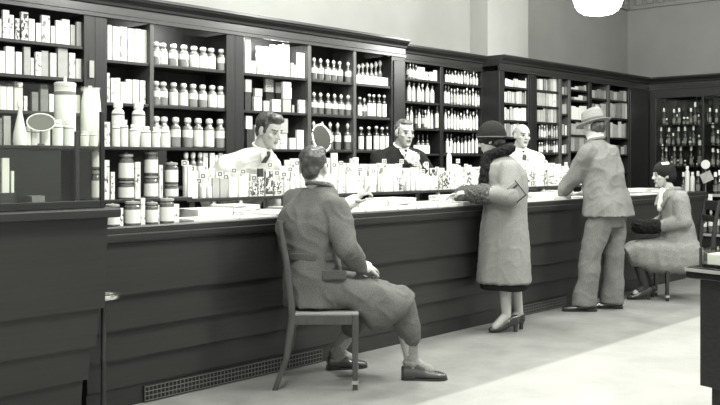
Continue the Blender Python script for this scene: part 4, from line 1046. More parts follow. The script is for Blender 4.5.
# ================================================================== GOODS
DESC = {'white_paper': 'plain white', 'cream_paper': 'cream', 'light_grey_paper': 'light grey', 'grey_paper': 'grey', 'dark_paper': 'dark',
        'printed_white': 'white dark-printed', 'printed_dark': 'dark patterned', 'printed_faint': 'faintly printed'}
W_, CR, LG, GR, DK, PW, PD, PF = 'white_paper', 'cream_paper', 'light_grey_paper', 'grey_paper', 'dark_paper', 'printed_white', 'printed_dark', 'printed_faint'

class Row:
    """things standing side by side in one place; each gets its own label by look and by its turn from the left"""
    def __init__(self, place, group):
        self.place = place; self.group = group; self.items = []
    def add(self, o, desc, cat):
        self.items.append((o, desc, cat)); return o
    def done(self, segs=None):
        """segs: stretches of a long row, (right limit in the photo, place)"""
        key = lambda o: (o.location.x * sA - o.location.y * cA) / depth(o.location)
        self.items.sort(key=lambda it: key(it[0]))
        segs = segs or [(9999, self.place)]
        n = 0; lim = -1
        for o, d, cat in self.items:
            px = 360 + FPX * key(o)
            i = min(q for q in range(len(segs)) if px <= segs[q][0])
            n = n + 1 if i == lim else 1
            lim = i
            tag(o, f'{d}, {ordn(n)} from left {segs[i][1]}', cat, self.group)

def carton(row, xa, xb, yt, Yf, z0, mt, name='carton', side=0.35, dmax=0.12, noun='carton', ztop=None, dep=None):
    P = xb - xa
    d = depth(onY(xb, 160, Yf))
    cs = max(0.15, cA + (xb - 360) / FPX * sA)      # how fast the side of a box recedes to the left here
    if dep is None: dep = min(dmax, 0.7 * side * P * d / FPX / cs)
    sh = 0.22 * dep * cs * FPX / d
    x0 = onY(xa + sh, 160, Yf).x; x1 = onY(xb, 160, Yf).x
    x0 += 0.002; x1 -= 0.002; Yf += random.uniform(0, 0.012)
    h = (onY((xa + xb) / 2, yt, Yf).z - z0) if ztop is None else ztop - z0
    h = max(h, 0.012)
    w = x1 - x0
    m = MB(); m.box((-w / 2, 0, 0), (w / 2, dep, h))
    o = m.obj(name, mt, None, ((x0 + x1) / 2, Yf, z0))
    row.add(o, f'{DESC[mt]} {noun}', 'box')
    return o

PROTO = {}
def _build(kind, t):
    if kind in ('apothecary', 'apothecary_white'):
        m = MB(); m.lathe([(0.44, 0), (0.5, 0.02), (0.5, 0.64), (0.46, 0.69), (0.30, 0.73), (0.27, 0.78), (0.34, 0.79), (0.34, 0.81)], 20)
        m.obj('body', 'jar_glass', t)
        m = MB(); m.lathe([(0.24, 0.812), (0.26, 0.83), (0.34, 0.84), (0.36, 0.86), (0.35, 0.95), (0.30, 0.98), (0.1, 1.0)], 16); m.obj('stopper', 'stopper_glass', t)
        m = MB(); m.lathe([(0.507, 0.34 if kind == 'apothecary' else 0.05), (0.508, 0.585)], 20); m.obj('label', 'white_paper', t)
    elif kind in ('dark_bottle',):
        m = MB(); m.lathe([(0.44, 0), (0.5, 0.02), (0.5, 0.56), (0.44, 0.62), (0.20, 0.68), (0.18, 0.76), (0.26, 0.77), (0.26, 0.79)], 20); m.obj('body', 'jar_glass_dark', t)
        m = MB(); m.lathe([(0.12, 0.79), (0.14, 0.80), (0.26, 0.86), (0.28, 0.91), (0.16, 0.97), (0.08, 1.0)], 14); m.obj('stopper', 'stopper_glass', t)
        m = MB(); m.lathe([(0.507, 0.30), (0.508, 0.53)], 20); m.obj('label', 'white_paper', t)
    elif kind == 'tall_bottle':
        m = MB(); m.lathe([(0.44, 0), (0.5, 0.015), (0.5, 0.66), (0.42, 0.71), (0.22, 0.76), (0.2, 0.84), (0.28, 0.85), (0.28, 0.87)], 18); m.obj('body', 'bottle_dark', t)
        m = MB(); m.lathe([(0.2, 0.87), (0.34, 0.91), (0.36, 0.95), (0.2, 1.0)], 14); m.obj('stopper', 'stopper_glass', t)
        m = MB(); m.lathe([(0.508, 0.05), (0.509, 0.60)], 18); m.obj('label', 'white_paper', t)
    elif kind == 'decanter':
        m = MB(); m.lathe([(0.44, 0), (0.5, 0.015), (0.5, 0.48), (0.40, 0.56), (0.2, 0.62), (0.18, 0.72), (0.28, 0.73), (0.28, 0.75)], 18); m.obj('body', 'jar_glass', t)
        m = MB(); m.lathe([(0.15, 0.75), (0.2, 0.78), (0.42, 0.83), (0.45, 0.88), (0.3, 0.95), (0.12, 1.0)], 14); m.obj('stopper', 'stopper_glass', t)
    elif kind == 'white_bottle':
        m = MB(); m.lathe([(0.46, 0), (0.5, 0.015), (0.5, 0.72), (0.42, 0.80), (0.24, 0.85), (0.24, 0.88)], 18); m.obj('body', 'white_paper', t)
        m = MB(); m.lathe([(0.3, 0.88), (0.32, 0.89), (0.32, 0.99), (0.28, 1.0)], 16); m.obj('cap', 'cap_white', t)
    elif kind == 'cream_bottle':
        m = MB(); m.lathe([(0.46, 0), (0.5, 0.015), (0.5, 0.74), (0.44, 0.80), (0.30, 0.83), (0.30, 0.86)], 18); m.obj('body', 'white_paper', t)
        m = MB(); m.lathe([(0.34, 0.86), (0.36, 0.87), (0.36, 0.99), (0.32, 1.0)], 16); m.obj('cap', 'cap_white', t)
        m = MB(); m.lathe([(0.507, 0.69), (0.507, 0.735)], 18); m.obj('band', 'grey_paper', t)
    elif kind == 'rack_jar':
        m = MB(); m.lathe([(0.46, 0), (0.5, 0.02), (0.5, 0.74), (0.44, 0.79), (0.40, 0.80), (0.40, 0.85)], 24); m.obj('body', 'jar_glass_dark', t)
        m = MB(); m.lathe([(0.47, 0.85), (0.48, 0.86), (0.48, 0.93), (0.36, 0.955), (0.09, 0.96), (0.09, 0.985), (0.05, 1.0)], 24)
        m.obj('lid', 'cap_grey', t)
        m = MB(); m.lathe([(0.508, 0.08), (0.508, 0.62)], 24); m.obj('label', 'white_paper', t)
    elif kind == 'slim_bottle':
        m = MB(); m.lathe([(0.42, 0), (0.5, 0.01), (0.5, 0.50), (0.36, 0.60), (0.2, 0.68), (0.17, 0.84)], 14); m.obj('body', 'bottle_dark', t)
        m = MB(); m.lathe([(0.508, 0.12), (0.508, 0.40)], 14); m.obj('label', 'grey_paper', t)  # grey band painted on for the highlight streaks, no paper label
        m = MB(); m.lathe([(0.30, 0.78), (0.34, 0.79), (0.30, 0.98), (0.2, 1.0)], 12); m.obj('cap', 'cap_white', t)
KIND_NAME = {'apothecary': 'apothecary_jar', 'apothecary_white': 'apothecary_jar', 'dark_bottle': 'stoppered_bottle', 'tall_bottle': 'labelled_bottle',
             'decanter': 'glass_decanter', 'white_bottle': 'white_bottle', 'cream_bottle': 'toiletry_bottle', 'rack_jar': 'lidded_jar', 'slim_bottle': 'slim_bottle'}
KIND_DESC = {'apothecary': 'white-labelled stoppered jar', 'apothecary_white': 'tall-labelled stoppered jar', 'dark_bottle': 'dark white-labelled bottle',
             'tall_bottle': 'slim bottle with tall white label', 'decanter': 'glass decanter with knob stopper', 'white_bottle': 'small white bottle',
             'cream_bottle': 'white capped toiletry bottle', 'rack_jar': 'white-labelled lidded jar', 'slim_bottle': 'slim dark bottle with bright cap'}
def bottle(row, kind, xc, wpx, yt, Yc, z0, rz=0, desc=None, h=None):
    p = onY(xc, yt, Yc); d = depth(p)
    D = wpx * d / FPX; H = (p.z - z0) if h is None else h
    if kind in PROTO:
        o = dup(PROTO[kind], (p.x, Yc, z0), rz, (D, D, H))
    else:
        o = thing(KIND_NAME[kind], '', 'bottle', (p.x, Yc, z0), rz); o.scale = (D, D, H)
        _build(kind, o); PROTO[kind] = o
    cat = 'jar' if 'jar' in KIND_NAME[kind] else 'bottle'
    row.add(o, desc or KIND_DESC[kind], cat)
    return o

SMALL = {}
def small_bottle(row, xc, wpx, yt, Yc, z0, style, name='medicine_bottle'):
    """little bottles a few pixels wide: one mesh, body / label / cap"""
    p = onY(xc, yt, Yc); d = depth(p)
    D = wpx * d / FPX; H = max(0.03, p.z - z0)
    if style not in SMALL:
        body, lab, capm, prof, desc = {
            'white': ('cream_paper', 'white_paper', 'cap_dark', [(0.46, 0), (0.5, 0.02), (0.5, 0.12), (0.5, 0.60), (0.42, 0.72), (0.22, 0.78), (0.22, 0.84), (0.3, 0.85), (0.28, 1.0)], 'small white bottle with dark cap'),
            'label': ('jar_glass', 'white_paper', 'stopper_glass', [(0.46, 0), (0.5, 0.02), (0.5, 0.10), (0.5, 0.58), (0.42, 0.68), (0.2, 0.74), (0.2, 0.84), (0.3, 0.85), (0.22, 1.0)], 'small glass bottle with white label'),
            'dark': ('bottle_dark', 'light_grey_paper', 'cap_dark', [(0.46, 0), (0.5, 0.02), (0.5, 0.25), (0.5, 0.55), (0.42, 0.66), (0.2, 0.72), (0.2, 0.84), (0.28, 0.85), (0.24, 1.0)], 'small dark bottle with pale label'),
            'tallw': ('bottle_dark', 'white_paper', 'cap_dark', [(0.46, 0), (0.5, 0.02), (0.5, 0.06), (0.5, 0.66), (0.42, 0.72), (0.24, 0.78), (0.24, 0.84), (0.36, 0.86), (0.34, 1.0)], 'slim white-labelled bottle with black cap'),
            'grey': ('jar_glass', 'light_grey_paper', 'cap_grey', [(0.46, 0), (0.5, 0.02), (0.5, 0.15), (0.5, 0.60), (0.42, 0.70), (0.25, 0.74), (0.25, 0.84), (0.34, 0.85), (0.3, 1.0)], 'small grey bottle'),
        }[style]
        m = MB(); m.lathe(prof, 14, mi=[0, 0, 1, 0, 0, 0, 2, 2])
        SMALL[style] = (m.mesh(name, [body, lab, capm]), desc)
    me, desc = SMALL[style]
    o = bpy.data.objects.new(name, me); C.objects.link(o)
    o.location = (p.x, Yc, z0); o.scale = (D, D, H); o.rotation_euler = (0, 0, random.uniform(0, 6))
    row.add(o, desc, 'bottle')
    return o

# ---- far left bay, three rows of cartons
YB = YF + 0.035
r = Row('on top shelf of the leftmost bay', 'cartons on the leftmost bay top shelf')
for xa, xb, yt, mt in [(-12, -7, 14, W_), (-6.5, -0.5, 11, LG), (0, 2.3, 19, W_), (2.5, 9.6, 10, PW), (9.8, 14.5, 15, PW), (15.3, 20.3, 18.5, PD), (20.8, 28.6, 12, PD), (28.8, 35.4, 19, W_), (36, 41.4, 23, W_), (41.6, 50.6, 15.5, PF),
                   (50.9, 55.5, 26, W_), (55.7, 62, 20.5, W_), (62.2, 70.2, 19.5, W_), (71, 76, 25, LG), (76.2, 83.3, 22, LG)]:
    carton(r, xa, xb, yt, YB, 2.12, mt)
r.done()
r = Row('on second shelf of the leftmost bay', 'cartons on the leftmost bay second shelf')
for xa, xb, yt, mt in [(-7, -0.3, 49, W_), (0, 5.8, 51, W_), (6, 15.5, 46.5, W_), (16, 22.6, 52, W_), (24, 31, 47, LG), (31.3, 35, 58, PW), (35.2, 41.8, 52, PF), (42, 49.3, 51, LG), (50, 57, 53, CR), (57.5, 68, 48, LG),
                   (69, 75.6, 53, PF), (76, 82.4, 59, W_)]:
    carton(r, xa, xb, yt, YB, 1.89, mt)
r.done()
r = Row('on third shelf of the leftmost bay', 'cartons on the leftmost bay third shelf')
for xa, xb, yt, mt in [(-6, -0.3, 88, W_), (0, 7, 86, W_), (7.2, 14, 86, W_), (14.3, 23.6, 83, CR), (24, 28, 96, PF), (32, 39, 92, GR), (40, 48.5, 85, GR), (49, 54, 94, W_), (55, 62, 92, CR), (76, 81, 95, W_)]:
    carton(r, xa, xb, yt, YB, 1.65, mt)
r.done()
# ---- narrow carton bay
r = Row('on top shelf of the narrow carton bay', 'cartons on the narrow bay top shelf')
for xa, xb, yt, mt in [(107.6, 112.4, 25, W_), (112.6, 120.3, 26.5, W_), (120.5, 128, 26.8, PF), (128.2, 135, 28.5, W_), (135.2, 141.8, 29, W_), (142, 148.3, 30, W_)]:
    carton(r, xa, xb, yt, YB, 2.045, mt)
r.done()
r = Row('on second shelf of the narrow carton bay', 'cartons on the narrow bay second shelf')
for xa, xb, yt, mt in [(107.4, 110.6, 73, PF), (111, 116, 78, PF), (116.2, 121, 78, W_), (121.2, 126.5, 82, W_), (126.7, 133, 79.5, W_), (133.2, 140, 79.8, W_), (140.2, 146, 80.5, PF)]:
    carton(r, xa, xb, yt, YB, 1.738, mt)
r.done()
# ---- stoppered jars
YJ = YF + 0.06
for z, place, xs_, tops, wd, kinds in (
        (2.045, 'on top shelf of the jar bay', [156, 163, 173.5, 184, 194, 203, 211, 221.5], (42, 49), 9.2, 'AWACWWWA'),
        (1.738, 'on second shelf of the jar bay', [156, 163.2, 173.5, 183.5, 193, 202.5, 212, 220.5], (81, 86), 9.0, 'AAWWAAWW'),
        (1.42, 'on third shelf of the jar bay', [156, 164, 175.5, 187.5, 198, 209, 220], (116, 119), 10.2, 'AWAAWWA')):
    r = Row(place, 'stoppered jars ' + place)
    n = len(xs_)
    for k, x in enumerate(xs_):
        bottle(r, 'apothecary_white' if kinds[k] == 'W' else 'apothecary', x, wd, tops[0] + (tops[1] - tops[0]) * k / (n - 1), YJ, z, 0.3 * k)
    r.done()
r = Row('on low shelf behind the counter packages', 'jars and cartons on the low shelf of the jar bay')
for k, x in enumerate((186, 193, 200)):
    bottle(r, 'apothecary_white', x, 6.6, 152, YJ, 1.12, k)
for xa, xb, yt, mt in [(204, 209, 153, PF), (210, 215, 153, W_), (215.5, 219, 155, W_), (219.5, 225, 153, PF)]:
    carton(r, xa, xb, yt, YB, 1.12, mt)
r.done()
# ---- bright carton bay
r = Row('on top shelf of the brightly lit bay', 'cartons in the lit compartment')
for xa, xb, yt, mt in [(245, 251.3, 36, W_), (251.6, 256.5, 61, W_), (256.8, 263.6, 46, PF), (264, 270, 62, W_), (270.4, 277.8, 61, PF), (278, 283.5, 53, W_), (284, 290.6, 44, W_), (291, 294, 63, PW), (294.2, 297.6, 65, W_), (298, 305.3, 53, W_)]:
    carton(r, xa, xb, yt, YB, 2.045, mt)
for xa, xb, yt, mt in [(264.5, 269.5, 47, W_), (271, 277, 45, W_), (279, 284, 45, W_)]:
    carton(r, xa, xb, yt, YB + 0.125, 2.045, mt)
r.done()
def stack(row, xa, xb, ys, Yf, z0, mts):
    z = z0
    for yt, mt in zip(ys, mts):
        o = carton(row, xa, xb, yt, Yf, z, mt)
        z = onY((xa + xb) / 2, yt, Yf).z
r = Row('on second shelf of the brightly lit bay', 'stacked cartons under the lit compartment')
stack(r, 245.5, 252.2, (92, 79.5), YB, 1.738, (DK, LG))
stack(r, 254.3, 262.6, (96.5, 88.5), YB, 1.738, (PF, LG))
stack(r, 264.3, 270, (101,), YB, 1.738, (W_,))
stack(r, 266, 274.6, (92, 79), YB + 0.1, 1.738, (DK, PF))
stack(r, 272.5, 281.7, (99.5,), YB, 1.738, (PF,))
stack(r, 276, 281.5, (93, 82.5), YB + 0.12, 1.738, (DK, CR))
stack(r, 283, 291.8, (98.5, 88, 82), YB, 1.738, (LG, W_, PF))
stack(r, 292.2, 294.6, (105,), YB, 1.738, (LG,))
stack(r, 298.4, 305.8, (100,), YB, 1.738, (PF,))
r.done()
r = Row('on third shelf beside the leaning clerk', 'cartons on the shelf behind the leaning clerk')
stack(r, 246.5, 253.2, (129, 116), YB, 1.42, (DK, W_))
stack(r, 254.5, 262, (125,), YB, 1.42, (LG,))
stack(r, 264, 271, (128,), YB, 1.42, (CR,))
stack(r, 274, 280, (130,), YB, 1.42, (W_,))
stack(r, 280.8, 288.2, (133, 118.5), YB, 1.42, (PF, LG))
stack(r, 289.8, 296.2, (138,), YB, 1.42, (W_,))
stack(r, 297, 304.5, (130,), YB, 1.42, (W_,))
r.done()
# ---- dark bottle bay and decanter bay
for z, place, xs_, tops in ((2.045, 'on top shelf of the dark bottle bay', [314, 320.5, 327.5, 333.5, 339.5, 348], (57.5, 62)),
                            (1.738, 'on second shelf of the dark bottle bay', [314, 320.5, 328, 334.5, 341, 348], (92, 95)),
                            (1.42, 'on third shelf by the oval mirror', [313.5, 322, 330, 337.5, 347.5], (121, 123))):
    r = Row(place, 'dark stoppered bottles ' + place)
    for k, x in enumerate(xs_):
        bottle(r, 'dark_bottle', x, 6.9, tops[0] + (tops[1] - tops[0]) * k / (len(xs_) - 1), YJ, z, k)
    r.done()
r = Row('on top shelf of the decanter bay', 'decanters on the top shelf')
for k, x in enumerate((358.6, 362.6, 367, 371.4, 375.8, 380, 385.2)):
    bottle(r, 'decanter', x, 4.6, (64, 63, 62.5, 63, 61.5, 60, 60.5)[k], YJ + 0.07, 2.045, k)
o = carton(r, 357.3, 390.3, 76.5, YB, 2.045, W_, side=0.03, noun='long carton'); r.done()
r = Row('on second shelf of the decanter bay', 'labelled bottles on the second shelf')
for k, (x, yt) in enumerate(((359.8, 97), (364.3, 98), (369.3, 94), (373.6, 94.5), (379, 94.5), (384.3, 95))):
    bottle(r, 'tall_bottle' if k != 1 else 'dark_bottle', x, 4.7, yt, YJ, 1.738, k)
r.done()
r = Row('on third shelf of the decanter bay', 'labelled bottles on the third shelf')
for k, (x, yt) in enumerate(((361, 127), (368.8, 126.5), (376.2, 126), (382, 127), (387.6, 126.5))):
    bottle(r, 'tall_bottle', x, 5.6, yt, YJ, 1.42, k)
r.done()

# ---- recess: little bottles
YS = YR + 0.05
SH = ['top', 'second', 'third', 'fourth']
def small_row(place, z, items, Y=YS, name='medicine_bottle'):
    r = Row(place, 'bottles ' + place)
    for x, w, yt, st in items:
        small_bottle(r, x, w, yt, Y, z, st, name)
    return r
r = small_row('on top shelf, left recessed bay', ZR[0], [(407.3, 3, 64, 'dark'), (410, 3, 63, 'label'), (413, 3, 63.5, 'label'), (416, 3, 65, 'label')])
for xa, xb, yt, mt in [(418, 421.7, 67, PF), (422, 425.6, 67.5, W_), (426, 429.4, 72, PW), (429.7, 433.4, 72, W_), (433.7, 437.3, 70.5, PF)]:
    carton(r, xa, xb, yt, YR + 0.03, ZR[0], mt)
r.done()
small_row('on second shelf, left recessed bay', ZR[1], [(409, 4.6, 82, 'white'), (413.5, 3.6, 83, 'white'), (418.6, 4, 83, 'white'), (422.4, 3.6, 84, 'label'), (427.2, 4.2, 83.5, 'white'), (432, 4.4, 86, 'white')]).done()
small_row('on third shelf, left recessed bay', ZR[2], [(407.4, 3, 108, 'label'), (411.3, 3.4, 106.5, 'white'), (416, 3, 110, 'dark'), (419.2, 3, 109, 'white'), (422.4, 2.9, 109.5, 'dark'), (425.3, 3, 110, 'label'), (428.4, 3.2, 106, 'white'), (431.6, 3, 110, 'white'), (437, 4.6, 106, 'tallw')]).done()
r = small_row('behind long carton by dark-suited clerk', ZR[3], [(418.2, 3.6, 134.5, 'dark'), (422.6, 3.6, 134.5, 'dark'), (427.2, 3.6, 134.5, 'dark')], Y=YR + 0.11)
carton(r, 414.5, 430.6, 145.3, YR + 0.03, ZR[3], W_, side=0.05, noun='long carton'); r.done()
r = small_row('on top shelf, right recessed bay', ZR[0], [(446.2 + 3.03 * k, 2.9, 70.5 + 0.27 * k + random.uniform(-1.2, 1.6), random.choice(['white', 'label', 'label', 'tallw', 'grey', 'dark'])) for k in range(12)]); r.done()
r = small_row('on second shelf, right recessed bay', ZR[1], [(445.3 + 3.05 * k, random.choice([2.6, 3.0, 3.0]), 87 + 0.25 * k + random.uniform(-1.5, 2.0), random.choice(['white', 'label', 'grey', 'label', 'tallw', 'grey'])) for k in range(12)]); r.done()
r = small_row('on third shelf, right recessed bay', ZR[2], [(445.5 + 3.1 * k, 3.0, (109, 111, 108, 111, 112, 113, 111, 110, 111.5, 112, 109)[k], random.choice(['white', 'white', 'tallw', 'label'])) for k in range(11)]); r.done()
r = small_row('on fourth shelf, right recessed bay', ZR[3], [(447.2, 3, 134, 'tallw'), (451, 3, 134, 'tallw'), (454.6, 3, 138, 'tallw'), (458.2, 3, 136.5, 'tallw'), (461.8, 3, 138, 'tallw'), (465.4, 3, 136, 'tallw'), (469, 3, 136, 'tallw'), (472.6, 3.1, 133.5, 'tallw'), (476.4, 3.1, 133.5, 'tallw'), (480.2, 3.1, 136, 'tallw')]); r.done()

# ---- shelving past the recess: packets
def packet_row(place, z, xa, xb, yt, n, tones, Y=YF + 0.03, jitter=1.0):
    r = Row(place, 'packets ' + place)
    ws = [random.uniform(0.7, 1.3) for _ in range(n)]; s = sum(ws); x = xa
    for w in ws:
        x2 = x + (xb - xa) * w / s
        carton(r, x, x2 - 0.15, yt + random.uniform(-jitter, jitter), Y, z, random.choice(tones), name='packet', noun='packet')
        x = x2
    r.done()
DIM_W = [CR, LG, PF, LG, CR]; DIM_G = [LG, GR, LG, CR]  # greyed tones: the dimmer light here is put into the paper colour
packet_row('on top shelf, first bay past recess', ZI[0], 505.5, 528, 79.5, 7, DIM_W, jitter=1.6)
packet_row('on second shelf, first bay past recess', ZI[1], 505, 528, 92, 9, DIM_G)
packet_row('on third shelf, first bay past recess', ZI[2], 505.2, 527.5, 108, 9, DIM_W, jitter=1.4)
packet_row('on fourth shelf, first bay past recess', ZI[3], 505.2, 520, 124, 5, DIM_G)
packet_row('on top shelf, second bay past recess', ZI[0], 537.6, 559.2, 79.5, 8, DIM_G)
packet_row('on second shelf, second bay past recess', ZI[1], 537.6, 559.2, 92.5, 7, DIM_W)
packet_row('on third shelf, second bay past recess', ZI[2], 537.6, 559.2, 109, 8, DIM_G)
small_row('on fourth shelf, second bay past recess', ZI[3], [(539.5 + 2.45 * k, 2.3, 125 + random.uniform(-1.5, 1.5), random.choice(['dark', 'label', 'grey'])) for k in range(8)], Y=YF + 0.04).done()
small_row('on fifth shelf, second bay past recess', ZI[4], [(539.5 + 2.45 * k, 2.3, 141 + random.uniform(-1.5, 1.5), random.choice(['dark', 'dark', 'label'])) for k in range(8)], Y=YF + 0.04).done()
packet_row('on top shelf, narrow third bay', ZN[0], 562.6, 568.6, 87.5, 2, DIM_G)
packet_row('on second shelf, narrow third bay', ZN[1], 562.6, 567.8, 103.5, 2, DIM_G)
packet_row('on third shelf, narrow third bay', ZN[2], 562.6, 567, 125, 2, [W_, LG])
packet_row('on fourth shelf, narrow third bay', ZN[3], 562.6, 567, 145, 2, [W_, LG])
for k, (z, yt, tn) in enumerate(((2.23, 86.5, DIM_G), (2.10, 96.5, DIM_G), (1.85, 106.5, [W_]), (1.66, 123, DIM_G), (1.45, 135.5, DIM_G))):
    packet_row(f'on {["top", "second", "third", "fourth", "fifth"][k]} shelf behind the grey hat', z, 571.6, 588.6, yt, 4, tn)
packet_row('on top shelf, bay right of grey hat', ZN[0], 592.6, 607.6, 90, 5, [GR, LG, GR])
packet_row('on second shelf, bay right of grey hat', ZN[1], 592.6, 607.6, 104, 5, DIM_G)
packet_row('on third shelf, bay right of grey hat', ZN[2], 592.6, 607.6, 120, 5, DIM_G)
packet_row('on top shelf, last bay before corner', ZN[0], 610.6, 628.5, 91.5, 6, [GR, LG, DK, LG])
packet_row('on second shelf, last bay before corner', ZN[1], 610.6, 628.5, 103, 6, DIM_G)
packet_row('on third shelf, last bay before corner', ZN[2], 610.6, 628.5, 123, 6, DIM_G, jitter=2)
packet_row('on fourth shelf, last bay before corner', ZN[3], 612, 628.5, 146, 5, [GR, DK, LG])

# ---- end cabinet: slim bottles
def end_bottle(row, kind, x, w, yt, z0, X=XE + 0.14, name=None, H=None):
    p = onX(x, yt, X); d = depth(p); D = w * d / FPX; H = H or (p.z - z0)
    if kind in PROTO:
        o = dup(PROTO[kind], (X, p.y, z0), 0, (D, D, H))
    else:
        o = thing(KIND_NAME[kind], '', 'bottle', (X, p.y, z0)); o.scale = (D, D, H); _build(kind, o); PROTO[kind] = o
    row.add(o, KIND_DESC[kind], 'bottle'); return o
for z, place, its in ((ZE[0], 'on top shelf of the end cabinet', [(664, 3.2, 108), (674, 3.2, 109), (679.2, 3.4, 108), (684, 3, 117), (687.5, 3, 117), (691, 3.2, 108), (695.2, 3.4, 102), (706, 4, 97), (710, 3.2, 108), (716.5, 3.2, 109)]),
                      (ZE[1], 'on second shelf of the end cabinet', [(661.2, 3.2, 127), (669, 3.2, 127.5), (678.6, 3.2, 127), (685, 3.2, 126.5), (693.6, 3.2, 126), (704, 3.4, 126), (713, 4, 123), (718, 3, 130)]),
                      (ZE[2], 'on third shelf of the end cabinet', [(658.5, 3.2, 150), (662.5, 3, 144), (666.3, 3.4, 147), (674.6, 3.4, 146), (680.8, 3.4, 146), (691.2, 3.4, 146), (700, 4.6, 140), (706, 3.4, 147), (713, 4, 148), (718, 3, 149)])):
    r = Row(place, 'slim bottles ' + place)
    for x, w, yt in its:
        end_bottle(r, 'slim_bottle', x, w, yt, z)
    for k in range(7):
        x = 660 + 6.3 * k + random.uniform(-1.5, 1.5)
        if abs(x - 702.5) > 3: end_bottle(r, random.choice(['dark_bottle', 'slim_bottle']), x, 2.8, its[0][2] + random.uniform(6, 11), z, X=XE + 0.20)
    r.done()
r = Row('on the far end counter shelf', 'bottles on the end cabinet counter shelf')
for x, w, yt in ((683.5, 4, 172), (687.3, 4.6, 166), (692.5, 4.4, 172), (698, 4.4, 171), (715.5, 5, 172), (719.5, 4, 170)):
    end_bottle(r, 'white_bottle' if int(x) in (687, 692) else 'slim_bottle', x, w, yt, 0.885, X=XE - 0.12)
r.done()
r = Row('under the far end counter shelf', 'jars under the end cabinet counter shelf')
for x, w, yt in ((692, 5, 206), (698, 5, 210), (704.5, 5, 213), (711, 5, 210), (717, 5, 207)):
    end_bottle(r, 'dark_bottle', x, w, yt, 0.36, X=XE - 0.14)
r.done()
# white cards hanging at the end counter
p = onX(707, 177, XE - 0.39)
m = MB(); m.box((-0.002, -0.075, -0.065), (0.002, 0.075, 0.065)); o = m.obj('hanging_card', 'light_grey_paper', None, (XE - 0.40, p.y, p.z)); o.rotation_euler = (math.radians(-25), 0, 0)
tag(o, 'tilted grey square card hanging before the end cabinet bottles', 'card')
p = onX(707.5, 197.5, XE - 0.41)
m = MB(); m.box((-0.002, -0.062, -0.045), (0.002, 0.062, 0.045)); o = m.obj('price_sign', 'white_paper', None, (XE - 0.405, p.y, p.z))
tag(o, 'blank white card fixed on the edge of the end counter shelf', 'card')
p = onX(705, 164.5, XE - 0.30)
t = thing('dial_scale', 'small round white dial on a stand above the tilted grey card', 'scale', (XE - 0.28, p.y, 0.885))
m = MB(); m.lathe([(0.05, 0), (0.05, 0.01), (0.012, 0.02), (0.010, p.z - 0.885 - 0.04)], 16); m.obj('stand', 'metal_dull', t)
m = MB(); m.lathe([(0.058, -0.012), (0.062, 0.0), (0.055, 0.012)], 24); d_ = m.obj('dial', 'white_paper', t, (0, 0, p.z - 0.885)); d_.rotation_euler = (0, PI / 2, 0)

# ---- rack beside the showcase
YK = 4.46
r = Row('on the upper rack shelf', 'goods on the upper rack shelf')
for xa, xb, yt, mt in [(-4, 3, 118, GR), (4, 12, 116, LG), (105, 111.3, 122, PF)]:
    carton(r, xa, xb, yt, YK, 1.392, mt, side=0.3)
for x, w, yt in ((28, 5.5, 126), (35, 8.5, 127), (45, 9.8, 121), (57.6, 10.8, 120), (69, 11, 121), (84.5, 8, 131), (93.5, 8, 131), (116.2, 7.4, 121), (124.2, 8, 120), (134.3, 10, 124.5), (145.8, 10, 126.5), (156, 8, 127), (165.4, 9.6, 127)):
    bottle(r, 'cream_bottle', x, w, yt, YK + 0.01, 1.392, x)
for x, w, yt in ((118, 12.5, 101.5), (138.5, 13, 102.5)):
    bottle(r, 'cream_bottle', x, w, yt, YK + 0.12, 1.392, x, desc='tall white capped toiletry bottle')
r.done()
# cone bottle, canister, paper bag, oval ring mirror on the same rack shelf
p = onY(20, 146, YK); t = thing('cone_bottle', 'white cone-shaped bottle with narrow neck on the upper rack shelf', 'bottle', (p.x, YK, 1.392))
s = depth(p) / FPX
m = MB(); m.lathe([(6.6 * s, 0), (7.0 * s, 0.02), (6.4 * s, 12 * s), (2.0 * s, 33 * s), (1.7 * s, 38 * s)], 20); m.obj('body', 'white_paper', t)
m = MB(); m.lathe([(2.7 * s, 38 * s), (2.7 * s, 43 * s), (1.6 * s, 45 * s)], 14); m.obj('cap', 'cap_white', t)
p = onY(65, 146, 4.585); s = depth(p) / FPX
t = thing('canister', 'large white cylindrical canister with dark band and knob lid above the rack bottles', 'canister', (p.x, 4.585, 1.392))
m = MB(); m.lathe([(10.0 * s, 0), (10.4 * s, 0.01), (10.4 * s, 58 * s), (10.0 * s, 59 * s)], 28); m.obj('body', 'white_paper', t)
m = MB(); m.lathe([(10.8 * s, 59 * s), (10.8 * s, 63 * s), (9 * s, 64 * s), (1.6 * s, 64.4 * s), (1.7 * s, 69 * s), (0.8 * s, 70 * s)], 28); m.obj('lid', 'cream_paper', t)
m = MB(); m.lathe([(10.5 * s, 51 * s), (10.5 * s, 54.5 * s)], 28); m.obj('band', 'grey_paper', t)
p = onY(91, 146, 4.585); s = depth(p) / FPX
t = thing('paper_bag', 'crumpled white paper bag standing on the upper rack shelf', 'bag', (p.x, 4.585, 1.392))
m = MB()
m.loft([((0, 0, 0), (9.5 * s, 0, 0), (0, 6 * s, 0)), ((0, 0, 25 * s), (9.8 * s, 0, 0), (0, 6 * s, 0)), ((0, 0, 46 * s), (9.3 * s, 0, 0), (0, 4 * s, 0)), ((0.3 * s, 0, 54 * s), (8.8 * s, 0, 0.5 * s), (0, 1.6 * s, 0)), ((0.6 * s, 0, 58 * s), (8.9 * s, 0, 1.2 * s), (0, 0.7 * s, 0))], 28, expo=5)
m.v = [tuple(V(q) + noise.noise_vector(V(q) * 40) * 0.006) if q[2] > 0.03 else q for q in m.v]
m.obj('bag_body', 'white_paper', t)
m = MB(); m.box((-3 * s, -0.3 * s, 57 * s), (1 * s, 0.5 * s, 61 * s)); m.obj('folded_top', 'cream_paper', t)
p = onY(41.5, 123, 4.405); s = depth(p) / FPX
